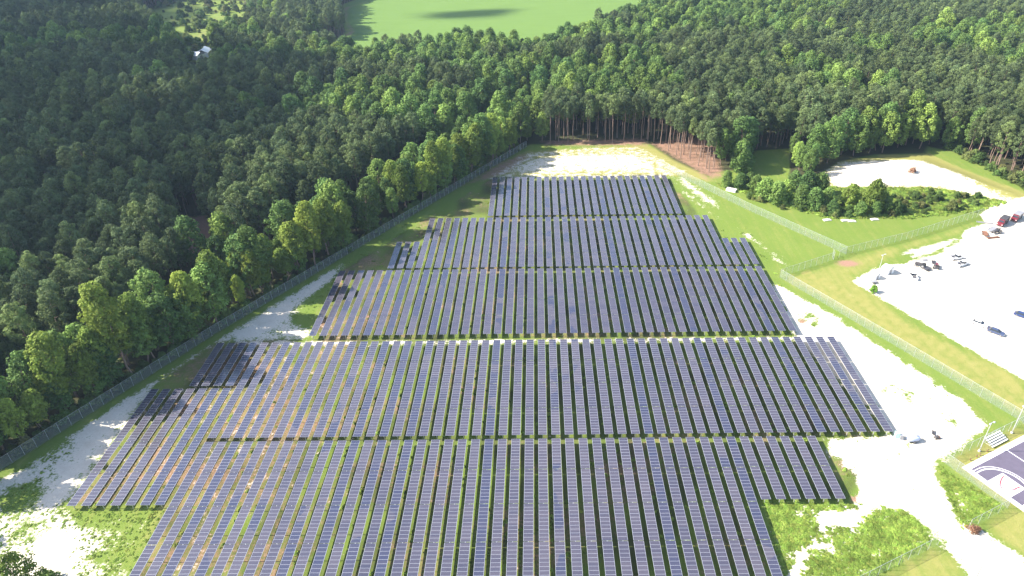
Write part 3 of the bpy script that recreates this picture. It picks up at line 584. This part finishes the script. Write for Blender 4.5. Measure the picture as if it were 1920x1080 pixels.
for px, py, a in ((1551, 413, 8), (1585, 414, 3), (1597, 415, -4), (1640, 412, 6)):
    p = g(px, py); t = thing('concrete_slab', 'broken pale concrete slab at the lawn edge below the bushes', 'slab', (*p, float(ZAT(*p))), R_(a), 'slabs below the bushes')
    mb = MB(); mb.prism([(-1.6, 0), (-1.5, .3), (.4, .38), (1.5, .25), (1.6, 0)], -.8, .8); mb.build('slab_body', M['concrete'], t)

# ------------------------------------------------------------ foliage meshes
def leaf_mesh(name, clumps, per, size, mat, seed, up=.25, jit=.45):
    r = np.random.default_rng(seed); C = np.array([c[0] for c in clumps]); RR = np.array([c[1] for c in clumps]); k = len(C); n = k*per
    d = r.normal(size=(n, 3)); d /= np.linalg.norm(d, axis=1)[:, None]
    ctr = np.repeat(C, per, 0); rad = np.repeat(RR, per, 0); pos = ctr + d*rad*(r.uniform(.55, 1.05, n)**.6)[:, None]
    nr = d + r.normal(size=(n, 3))*jit; nr[:, 2] += up; nr /= np.linalg.norm(nr, axis=1)[:, None]
    a = np.cross(nr, r.normal(size=(n, 3))); a /= np.linalg.norm(a, axis=1)[:, None]; b = np.cross(nr, a)
    s = (size*r.uniform(.6, 1.35, n))[:, None]; e = r.uniform(.5, 1., n)[:, None]
    V = np.stack([pos+a*s, pos+b*s*e, pos-a*s*.9, pos-b*s*e], 1).reshape(-1, 3)
    me = bpy.data.meshes.new(name); me.vertices.add(4*n); me.vertices.foreach_set('co', V.ravel().astype(np.float32))
    me.loops.add(4*n); me.loops.foreach_set('vertex_index', np.arange(4*n)); me.polygons.add(n); me.polygons.foreach_set('loop_start', np.arange(n)*4)
    me.update(calc_edges=True); me.materials.append(mat); return me
def trunk_mesh(h, r0, limbs, seed, bend=.35):
    r = random.Random(seed); mb = MB(); p = Vector((0, 0, -.3)); pts = [p]; nseg = 6
    for k in range(nseg): p = p + Vector((r.gauss(0, bend), r.gauss(0, bend), (h+.3)/nseg)); pts.append(p)
    for k in range(nseg): mb.tube(pts[k], pts[k+1], r0*(1-.85*k/nseg), r0*(1-.85*(k+1)/nseg), n=6)
    for (f, rad, up) in limbs:
        i = min(nseg-1, int(f*nseg)); b0 = pts[i].lerp(pts[i+1], f*nseg-i); a = r.uniform(0, 6.28); mb.tube(b0, b0+Vector((math.cos(a)*rad, math.sin(a)*rad, up)), r0*.32, r0*.1, n=5)
    return mb.mesh('trunk', M['bark'])
def pine_parts(seed):
    r = random.Random(seed); H = r.uniform(19, 23); b0 = H*r.uniform(.44, .54); R = r.uniform(2.9, 3.7); cl = []
    n = r.randint(52, 62)
    for k in range(n):
        t = (k+.5)/n; env = R*(math.sin(min(1., .20+t*.80)*math.pi*.95))**.7 if t < .93 else R*.22; a = k*2.4+r.uniform(-.5, .5); q = r.uniform(.45, 1.)**.7
        s = r.uniform(.72, 1.15); cl.append(((math.cos(a)*env*q, math.sin(a)*env*q, b0+(H-b0)*t+r.uniform(-.4, .4)), (s, s, s*.8)))
    for k in range(4): a = r.uniform(0, 6.28); cl.append(((math.cos(a)*1.4, math.sin(a)*1.4, b0-r.uniform(.5, 2.5)), (.55, .55, .4)))
    return leaf_mesh('crown', cl, 105, .195, M['pine'], seed, .2, .6), trunk_mesh(H-1, .21, [(r.uniform(.5, .95), r.uniform(1, 2), .6) for _ in range(9)] + [(.35, .8, .1)], seed, .16)
def broad_parts(seed, mat='leaf', slim=1.0, low=(.16, .26), H=None):
    r = random.Random(seed); H = H or r.uniform(17, 22); b0 = H*r.uniform(*low); R = r.uniform(3.8, 5.0)*slim; cl = []; n = 74
    lobes = [(r.uniform(0, 6.28), r.uniform(.2, .85), r.uniform(.75, 1.25)) for _ in range(6)]
    for k in range(n):
        t = (k+.5)/n; z = b0+(H-b0)*t; a = k*2.39996+r.uniform(-.4, .4); lob = 1.
        for la, lt, ls in lobes: lob += (ls-1)*max(0, math.cos(a-la))*math.exp(-((t-lt)/.2)**2)
        env = R*(max(.05, math.sin(math.pi*min(1, (.14+.84*t))))**.6)*r.uniform(.8, 1.1)*lob; q = r.uniform(.6, 1.)
        s = r.uniform(.85, 1.5)*(.75+.25*slim); cl.append(((math.cos(a)*env*q, math.sin(a)*env*q, z), (s, s, s*.85)))
    return leaf_mesh('crown', cl, 72, .29, M[mat], seed, .3, .5), trunk_mesh(H*.85, .26, [(r.uniform(.25, .9), r.uniform(1.5, 2.8), r.uniform(1, 2.2)) for _ in range(12)], seed, .4)
def shrub_parts(seed, H=3.2, R=2.0, mat='shrub', n=26, per=60, leaf=.2):
    r = random.Random(seed); cl = []
    for k in range(n):
        t = (k+.5)/n; env = R*(1-t*.75)**.7*r.uniform(.75, 1.1); a = k*2.4+r.uniform(-.5, .5); q = r.uniform(.4, 1); s = r.uniform(.45, .8)*R/2
        cl.append(((math.cos(a)*env*q, math.sin(a)*env*q, s*.6+(H-s)*t), (s, s, s*.85)))
    mb = MB(); [mb.tube((0, 0, -.15), (math.cos(a)*R*.4, math.sin(a)*R*.4, H*.6), .05, .02, n=5) for a in (0, 1.7, 3.3, 4.9)]
    return leaf_mesh('crown', cl, per, leaf, M[mat], seed, .3), mb.mesh('stems', M['bark'])
def tall_pine(seed):
    r = random.Random(seed); H = r.uniform(20, 23); b0 = H*r.uniform(.60, .66); R = r.uniform(2.3, 2.9); cl = []
    for k in range(44):
        t = (k+.5)/44; env = R*(math.sin(min(1., .22+t*.78)*math.pi*.95))**.7; a = k*2.4+r.uniform(-.5, .5); q = r.uniform(.4, 1.)**.7; s = r.uniform(.7, 1.05)
        cl.append(((math.cos(a)*env*q, math.sin(a)*env*q, b0+(H-b0)*t), (s, s, s*.8)))
    return leaf_mesh('crown', cl, 90, .2, M['pine'], seed, .2, .6), trunk_mesh(H-1, .24, [(r.uniform(.62, .95), r.uniform(1, 2), .6) for _ in range(8)] + [(.45, .9, .1), (.52, .8, .1)], seed, .10)
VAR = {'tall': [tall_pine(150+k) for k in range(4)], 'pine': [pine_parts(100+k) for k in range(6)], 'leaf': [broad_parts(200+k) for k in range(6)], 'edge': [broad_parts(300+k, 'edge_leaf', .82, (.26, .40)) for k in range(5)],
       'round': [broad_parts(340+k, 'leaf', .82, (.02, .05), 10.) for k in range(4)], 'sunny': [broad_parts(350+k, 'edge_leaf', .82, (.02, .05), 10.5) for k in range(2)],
       'shrub': [shrub_parts(400+k, random.uniform(2.4, 4), random.uniform(1.5, 2.4)) for k in range(5)]}
FIRST = {}
def plant(kind, k, x, y, s, rz, label, cat, name, group, tilt=0, sz=None, part2='trunk'):
    cr, tk = VAR[kind][k]; t = thing(name, label, cat, (x, y, float(ZAT(x, y))), rz, group); t.rotation_euler = (random.gauss(0, tilt), random.gauss(0, tilt), rz); t.scale = (s, s, sz or s)
    c = link('crown', cr, t); q = link(part2, tk, t); FIRST.setdefault((kind, k), (c, q)); return t

# ------------------------------------------------------------ where the trees stand
def forest_points():
    out = []
    for kind, sp, seed in (('pine', 5.6, 21), ('leaf', 7.6, 22)):
        r = np.random.default_rng(seed); xs = np.arange(-700, 640, sp); ys = np.arange(95, 1010, sp*.87); X, Y = np.meshgrid(xs, ys)
        X = X + (np.arange(len(ys)) % 2)[:, None]*sp/2; X = (X + r.uniform(-.33, .33, X.shape)*sp).ravel(); Y = (Y + r.uniform(-.33, .33, Y.shape)*sp).ravel()
        px, py, dep = to_px(X, Y, 10.); k = (px > -330) & (px < 2230) & (py > -75) & (py < 1180); X, Y, px, py = X[k], Y[k], px[k], py[k]
        k = (sd(OPEN, X, Y) > 1.5) & (sd(FIELD, X, Y) > 2) & (sd(SCRUB, X, Y) > 2) & (linedist(RAIL, X, Y) > 6.0) & (sd(GREENGAP, X, Y) > 1) & (sd(POND, X, Y) > 1) & (sd(POND2, X, Y) > 1) & (sd(YARD, X, Y) > 1) & (linedist(FENCE_L, X, Y) > 3)
        X, Y, px, py = X[k], Y[k], px[k], py[k]
        # where each kind of wood grows
        nz = .6*vnoise(X, Y, 60, 41) + .4*vnoise(X, Y, 24, 42); p = nz.copy()
        west = ss(-60, -110, X + (Y-200)*-.28); p += .16*west*(Y < 470)
        p += .45*np.exp(-((X-60)/55)**2 - ((Y-350)/28)**2)                # pines round the clearing
        p += .40*np.exp(-((X-235)/70)**2 - ((Y-360)/90)**2)*(X > 150)
        p += .22*np.exp(-((X-120)/60)**2 - ((Y-330)/22)**2)
        p += .10*(r.random(p.shape)-.5); p -= .20*np.exp(-((X-70)/110)**2 - ((Y-520)/90)**2) + .25*np.exp(-((X+60)/45)**2 - ((Y-400)/70)**2)
        p += .25*((px < 300) & (py < 70)) + .2*(px > 1500)*(py < 60)
        is_pine = p > .50; band = linedist(FENCE_L, X, Y) < 22; is_pine &= ~(band & (X < -12)); rim = sd(OPEN, X, Y) < 11; is_pine |= (sd(OPEN, X, Y) < 22) & (X > 4) & (X < 84) & (Y > 296); is_pine &= ~(rim & (X > 84) & (nz < .62))
        k = is_pine if kind == 'pine' else ~is_pine; out.append((kind, X[k], Y[k]))
    return out
GRP = {'pine': 'pine trees', 'leaf': 'broadleaf trees', 'edge': 'sunlit trees'}
def wood_label(kind, x, y, s):
    px, py, _ = to_px(x, y); left = linedist(RAIL, np.array([x]), np.array([y]))[0]; nm = {'pine': 'dark green pine', 'leaf': 'leafy round-crowned broadleaf tree'}[kind]; nm = ('short ' if s < .88 else 'very tall ' if s > 1.08 else 'mid-height ') + nm
    if x < -20 and y < 700 and (x - (-140.8))*142 - (y-145)*76 < 0: z = ('in the first rank beyond the railway track', 'first rank beyond the railway') if left < 16 else ('a few ranks beyond the railway track', 'wood close beyond the railway') if left < 45 else ('deep in the wood beyond the railway track', 'wood deep beyond the railway')
    elif x < 62 and y < 400: z = ('at the rear edge of the sandy clearing', 'wood behind the clearing')
    elif y < 345: z = ('between the clearing corner and the bare sand mound', 'trees by the sand mound')
    elif y > 430: z = ('in the deep wood towards the crop field', 'deep wood')
    else: z = ('in the wood uphill of the bare sand mound', 'wood above the sand mound')
    return f'{nm} {z[0]}', f'{nm}s, {z[1]}'
REST = {}
for kind, X, Y in forest_points():
    px, py, dep = to_px(X, Y, 12.); vis = (px > 0) & (px < 1920) & (py > 0) & (py < 1080); rank = np.where(vis, dep, 1e9); front = (sd(OPEN, X, Y) < 15) & (X > 4) & (X < 84) & (Y > 296); rank = np.where(front & vis & (kind == 'pine'), rank*.2, rank); order = np.argsort(rank)
    near = set(order[:297].tolist()); rest = []
    for i in range(len(X)):
        k = random.randrange(6); s = random.uniform(.78, 1.15) if kind == 'pine' else random.uniform(.62, 1.32); rz = random.uniform(0, 6.28)
        if i in near:
            if kind == 'pine' and front[i]: plant('tall', random.randrange(4), X[i], Y[i], random.uniform(.9, 1.08), rz, 'tall pine with bare trunk in the front wall of trees facing the sandy clearing', 'tree', 'pine_tree', 'bare-trunked pines facing the clearing', .015); continue
            l, gname = wood_label(kind, X[i], Y[i], s); plant(kind, k, X[i], Y[i], s, rz, l, 'tree', 'pine_tree' if kind == 'pine' else 'broadleaf_tree', gname, .02)
        else: rest.append((X[i], Y[i], 0, s, rz, k))
    REST[kind] = rest
# fence-line trees between the left fence and the railway
acc = 0.; seg = [Vector((*p, 0)) for p in FENCE_L]; r = random.Random(5); n_edge = 0
for a, b in zip(seg[:-1], seg[1:]):
    d = b-a; n = Vector((-d.y, d.x, 0)).normalized(); L = d.length; q = acc
    while q < L:
        p = a + d*(q/L) + n*r.uniform(2.2, 5.0); s = r.choice((.62, .8, .95, 1.05, 1.15, 1.25))*r.uniform(.94, 1.06)
        if 236 < p.y < 262 or 168 < p.y < 174: q += 3; continue
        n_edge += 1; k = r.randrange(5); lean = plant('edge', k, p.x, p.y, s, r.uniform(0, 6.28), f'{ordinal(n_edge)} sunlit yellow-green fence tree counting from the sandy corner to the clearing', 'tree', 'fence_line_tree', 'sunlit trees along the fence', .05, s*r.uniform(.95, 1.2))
        if r.random() < .55 and not 228 < p.y < 256:
            p = a + d*(q/L) + n*r.uniform(8.5, 12.5); s = r.uniform(.6, .98); plant('edge', r.randrange(5), p.x, p.y, s, r.uniform(0, 6.28), 'smaller yellow-green tree on the railway side of the fence trees', 'tree', 'fence_line_tree', 'second row of fence trees', .05)
        q += r.uniform(4.6, 8.4)
    q = 0.
    while q < L:                                               # undergrowth at the foot of the tree line
        p = a + d*(q/L) + n*r.uniform(1.6, 5.); plant('shrub', r.randrange(5), p.x, p.y, r.uniform(.6, 1.1), r.uniform(0, 6.28), 'green bush growing at the foot of the fence-line trees', 'bush', 'bush', 'undergrowth along the fence', .05, part2='stems'); q += r.uniform(2.0, 3.4)
# named trees and bushes by the sand mound
def bush(px, py, s, label, grp=None, kind='shrub', k=None, name='bush', cat='bush', sz=None):
    p = g(px, py); return plant(kind, random.randrange(4) if k is None else k, p[0], p[1], s, random.uniform(0, 6.28), label, cat, name, grp, .03, sz, 'stems' if kind == 'shrub' else 'trunk')
bush(1388, 322, 1.25, 'round dark green tree at the end of the bare-trunked pines', None, 'round', 1, 'broadleaf_tree', 'tree', 1.45)
for j, (px, py, s) in enumerate(((1362, 350, .72), (1386, 354, .72), (1404, 352, .7), (1432, 374, .95), (1414, 362, .8), (1456, 382, .95), (1472, 372, .8))): bush(px, py, s, f'{ordinal(j+1)} low round dense tree, counted from the low white box', 'round trees behind the white box', 'round', j % 4, 'broadleaf_tree', 'tree')
for j, (px, py, s) in enumerate(((1500, 388, .95), (1524, 392, .9), (1548, 388, .8), (1510, 366, 1.05), (1484, 358, .9), (1535, 365, .95))): bush(px, py, s, f'dense dark green tree between round trees and yellow-green trees', 'dark trees below the mound', 'round', j % 4, 'broadleaf_tree', 'tree')
for j, (px, py, s) in enumerate(((1660, 400, .7), (1678, 402, .55), (1610, 404, .6), (1560, 402, .6), (1640, 404, .62))): bush(px, py, s, 'dark low bushy tree at the foot of yellow-green trees', 'low trees under the yellow-green trees', 'round', j % 4, 'broadleaf_tree', 'tree')
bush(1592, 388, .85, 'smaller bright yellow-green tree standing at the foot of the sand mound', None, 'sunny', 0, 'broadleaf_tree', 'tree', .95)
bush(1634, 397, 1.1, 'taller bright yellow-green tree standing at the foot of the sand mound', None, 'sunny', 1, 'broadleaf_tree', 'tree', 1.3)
bush(1782, 394, 1.15, 'dark conical bush with shadow on the scrub below the sand mound', None, 'shrub', 2, sz=1.5); bush(1832, 372, .9, 'small dark bush on the upper edge of the scrub', None, 'shrub', 1)
r = random.Random(9); BAND = gpoly([(1400, 370), (1470, 385), (1560, 372), (1640, 370), (1760, 362), (1870, 378), (1830, 392), (1700, 405), (1560, 408), (1450, 392)]); cnt = 0
bx0, by0 = BAND.min(0); bx1, by1 = BAND.max(0)
while cnt < 120:
    x, y = r.uniform(bx0, bx1), r.uniform(by0, by1)
    if sd(BAND, np.array([x]), np.array([y]))[0] < 0: plant('shrub', r.randrange(5), x, y, r.uniform(.4, .95), r.uniform(0, 6.28), 'green bush in the scrub band below the bare sand mound', 'bush', 'bush', 'bushes in the scrub band', .05, part2='stems'); cnt += 1
cnt = 0; sx0, sy0 = SCRUB.min(0); sx1, sy1 = SCRUB.max(0); SCRUBPTS = []
while cnt < 260:
    x, y = r.uniform(sx0, sx1), r.uniform(sy0, sy1)
    if sd(SCRUB, np.array([x]), np.array([y]))[0] < 0 and vnoise(np.array([x]), np.array([y]), 16, 64)[0] > r.uniform(.25, .75): SCRUBPTS.append((x, y, float(ZAT(x, y)), r.choice((.35, .5, .7, 1.0, 1.9)), r.uniform(0, 6.28), r.randrange(5))); cnt += 1
for px, py in ((1860, 345), (1875, 352), (1890, 358), (1905, 366), (1845, 335), (1822, 322), (1805, 315), (1788, 304), (1915, 372), (1770, 296)): [bush(px+8+dx, py-16-dy, r.uniform(.7, 1.5), 'yellow-green bush at the foot of the pines along the grassy track', 'bushes along the grassy track') for dx, dy in ((0, 0), (8, 7), (-5, 9))]
# single plants
VAR['lime'] = [shrub_parts(501, 2.6, 1.5, 'lime', 22, 60, .17)]; VAR['brush'] = [shrub_parts(502, 2.0, 2.0, 'brown_brush', 22, 60, .16), shrub_parts(503, 1.5, 1.6, 'brown_brush', 18, 50, .15)]
bush(1637, 548, 1., 'small lime green bush on the white lot corner', None, 'lime', 0); bush(1709, 331, 1., 'heap of reddish brown brush on the bare sand mound', None, 'brush', 0, 'brush_pile', 'brush pile'); bush(1826, 996, .95, 'brown dry bush beside the road gate', None, 'brush', 1)
VAR['near'] = [broad_parts(601, 'edge_leaf', 1.25)]
p = g(22, 1080, 9.); plant('near', 0, p[0], p[1], .78, 1., 'olive green tree at the sandy corner below the solar rows', 'tree', 'broadleaf_tree', None)
p = g(92, 1085, 1.); plant('shrub', 3, p[0], p[1], .9, 1., 'olive bush beside the tree at the sandy corner', 'bush', 'bush', None, part2='stems')

# ------------------------------------------------------------ instanced masses (the rest of the forest, the weeds)
def mass(name, label, cat, pts, protos):
    me = bpy.data.meshes.new(name); a = np.array(pts, np.float32); me.vertices.add(len(a)); me.vertices.foreach_set('co', a[:, :3].ravel())
    for nm, c in (('scl', 3), ('rot', 4), ('var', 5)): at = me.attributes.new(nm, 'FLOAT', 'POINT'); at.data.foreach_set('value', np.ascontiguousarray(a[:, c]))
    o = link(name, me); tag(o, label, cat, kind='stuff')
    ng = bpy.data.node_groups.new(name, 'GeometryNodeTree'); ng.interface.new_socket('Geometry', in_out='INPUT', socket_type='NodeSocketGeometry'); ng.interface.new_socket('Geometry', in_out='OUTPUT', socket_type='NodeSocketGeometry')
    nd, ln = ng.nodes, ng.links; gi = nd.new('NodeGroupInput'); go = nd.new('NodeGroupOutput'); J = nd.new('GeometryNodeJoinGeometry'); ln.new(J.outputs[0], go.inputs[0])
    def attr(nm): n = nd.new('GeometryNodeInputNamedAttribute'); n.data_type = 'FLOAT'; n.inputs['Name'].default_value = nm; return n.outputs['Attribute']
    mp = nd.new('GeometryNodeMeshToPoints'); ln.new(gi.outputs[0], mp.inputs[0]); cz = nd.new('ShaderNodeCombineXYZ'); ln.new(attr('rot'), cz.inputs[2]); var = attr('var'); scl = attr('scl')
    for k, objs in enumerate(protos):
        cmp_ = nd.new('FunctionNodeCompare'); cmp_.data_type = 'FLOAT'; cmp_.operation = 'EQUAL'; ln.new(var, cmp_.inputs[0]); cmp_.inputs[1].default_value = k; cmp_.inputs['Epsilon'].default_value = .1
        jn = nd.new('GeometryNodeJoinGeometry')
        for ob in objs: oi = nd.new('GeometryNodeObjectInfo'); oi.transform_space = 'ORIGINAL'; oi.inputs['Object'].default_value = ob; oi.inputs['As Instance'].default_value = False; ln.new(oi.outputs['Geometry'], jn.inputs[0])
        ip = nd.new('GeometryNodeInstanceOnPoints'); ln.new(mp.outputs[0], ip.inputs['Points']); ln.new(cmp_.outputs[0], ip.inputs['Selection']); ln.new(jn.outputs[0], ip.inputs['Instance'])
        ln.new(cz.outputs[0], ip.inputs['Rotation']); ln.new(scl, ip.inputs['Scale']); ln.new(ip.outputs[0], J.inputs[0])
    md = o.modifiers.new('scatter', 'NODES'); md.node_group = ng; return o
mass('pine_forest', 'mass of tall dark pines filling the far forest', 'pine forest', REST['pine'], [FIRST[('pine', k)] for k in range(6)])
mass('broadleaf_forest', 'mass of leafy broadleaf trees filling the far forest', 'forest', REST['leaf'], [FIRST[('leaf', k)] for k in range(6)])
mass('scrub_bushes', 'scatter of green bushes in the far clearing beside the crop field', 'bushes', SCRUBPTS, [FIRST[('shrub', k)] for k in range(5)])
# weeds: a few leafy clumps are real plants beside the road, the mass repeats them
WEED = []
for k in range(4):
    r2 = random.Random(700+k); cl = [((r2.gauss(0, .32), r2.gauss(0, .32), r2.uniform(.04, .18)), (.24, .24, .10)) for _ in range(9)]
    WEED.append(leaf_mesh('leaves', cl, 20, .10, M['weed'], 700+k, 1.4, .4))
wp = []; r = np.random.default_rng(77)
def scatter(poly, n, s0, s1, thr=.62, pred=None):
    x0, y0 = poly.min(0); x1, y1 = poly.max(0); x = r.uniform(x0, x1, n); y = r.uniform(y0, y1, n); k = sd(poly, x, y) < 0; x, y = x[k], y[k]
    sv = SANDAT(x, y); k = sv + .5*(vnoise(x, y, 2.2, 55)-.5) < thr; x, y = x[k], y[k]
    for a, b in zip(x, y): wp.append((a, b, float(ZAT(a, b)), r.uniform(s0, s1), r.uniform(0, 6.28), r.integers(4)))
scatter(gpoly([(1432, 940), (1600, 945), (1700, 950), (1760, 1010), (1620, 1095), (1475, 1095)]), 5200, .25, .85, .58)
scatter(gpoly([(1755, 868), (1885, 950), (1805, 992), (1780, 940)]), 1300, .25, .7, .55)
scatter(gpoly([(0, 900), (130, 830), (120, 955), (310, 955), (235, 1095), (-30, 1095)]), 2600, .2, .65, .62)
scatter(gpoly([(300, 720), (430, 630), (640, 500), (760, 420), (800, 410), (640, 510), (580, 630), (400, 642), (285, 730)]), 1300, .25, .7, .5)
scatter(gpoly([(1560, 830), (1680, 815), (1500, 625), (1450, 530), (1860, 790), (1770, 860), (1600, 930)]), 900, .2, .55, .6)
scatter(gpoly([(1340, 345), (1470, 385), (1560, 410), (1700, 408), (1835, 396), (1890, 380), (1760, 353), (1640, 352), (1480, 350)]), 5200, .9, 2.4, .8)
for i in range(-3, 56):                                        # along the gaps between rows
    xg = X0 + PITCH_X*i - .55
    for _ in range(70):
        y = r.uniform(88, 297); x = xg + r.normal(0, .5)
        if vnoise(np.array([x*2.2]), np.array([y]), 6, 91)[0] > .55 and SANDAT(np.array([x]), np.array([y]))[0] < .4 and not (i < 8 and y > 172) and not (i < 23 and y > 256) and not (i > 46 and y > 250): wp.append((x, y, float(ZAT(x, y)), r.uniform(.5, 1.15), r.uniform(0, 6.28), r.integers(4)))
protos = []
for k in range(4):
    a = wp[k*37+11]; t = thing('weed', 'leafy green weed clump on sand beside the service road', 'weed', a[:3], 0, 'weed clumps by the service road'); protos.append((link('leaves', WEED[k], t),))
mass('weeds', 'scattered leafy green weeds between panels and on sand', 'weeds', wp, protos)

# ------------------------------------------------------------ fair-weather clouds drifting high to the west of the site; they shade the western wood
m, t, b, o = nodes('cloud_vapour'); b.inputs['Base Color'].default_value = (.9, .9, .9, 1); b.inputs['Roughness'].default_value = 1; b.inputs['Specular IOR Level'].default_value = 0
tp = N(t, 'BsdfTransparent'); mx = N(t, 'MixShader'); mx.inputs[0].default_value = .48; t.links.new(tp.outputs[0], mx.inputs[1]); t.links.new(b.outputs[0], mx.inputs[2]); t.links.new(mx.outputs[0], o.inputs['Surface']); M['cloud'] = m
mc = m.copy(); mc.name = 'thin_cloud_vapour'; mc.node_tree.nodes[mx.name].inputs[0].default_value = .10; M['thin_cloud'] = mc
def cloud(spots, z, seed, mat='cloud'):
    r = random.Random(seed); bm = bmesh.new()
    for px, py, rad in spots:
        X, Y = g(px, py); c = Vector((X, Y, 0)) + SUN_FROM*(z/SUN_FROM.z)
        for k in range(7):
            a = r.uniform(0, 6.28); q = rad*r.uniform(.0, .75); s = rad*r.uniform(.35, .6)
            mt = Matrix.Translation(c+Vector((math.cos(a)*q, math.sin(a)*q, r.uniform(-.1, .25)*rad))) @ Matrix.Diagonal((s, s, s*.5, 1)); bmesh.ops.create_icosphere(bm, subdivisions=2, radius=1, matrix=mt)
    for v in bm.verts: v.co += mnoise.noise_vector(v.co*.02)*9
    me = bpy.data.meshes.new('cloud'); bm.to_mesh(me); bm.free(); me.materials.append(M[mat]); o = link('cloud', me); tag(o, kind='structure'); return o
cloud([(40, 60, 110), (150, 25, 120), (20, 130, 100), (230, 110, 70), (60, 210, 85), (220, 190, 85), (390, 165, 75), (520, 190, 60), (120, 320, 60), (300, 320, 60), (440, 290, 55), (560, 260, 40), (60, 440, 48), (220, 440, 46), (360, 400, 42), (80, 540, 28), (230, 520, 24), (40, 610, 22), (150, 590, 16)], 620, 1)
cloud([(835, 30, 22), (865, 26, 34), (895, 23, 36), (930, 21, 24)], 1100, 2, 'thin_cloud')

# ------------------------------------------------------------ summer haze: even, thin air over the whole site
m = bpy.data.materials.new('haze'); m.use_nodes = True; t = m.node_tree; t.nodes.clear(); o = t.nodes.new('ShaderNodeOutputMaterial'); v = t.nodes.new('ShaderNodeVolumePrincipled')
v.inputs['Color'].default_value = (.55, .74, 1, 1); v.inputs['Density'].default_value = .00008; v.inputs['Anisotropy'].default_value = .2; t.links.new(v.outputs[0], o.inputs['Volume'])
mb = MB(); mb.box((0, 500, 63), (12400, 13400, 129)); tag(mb.build('haze', m), kind='stuff')
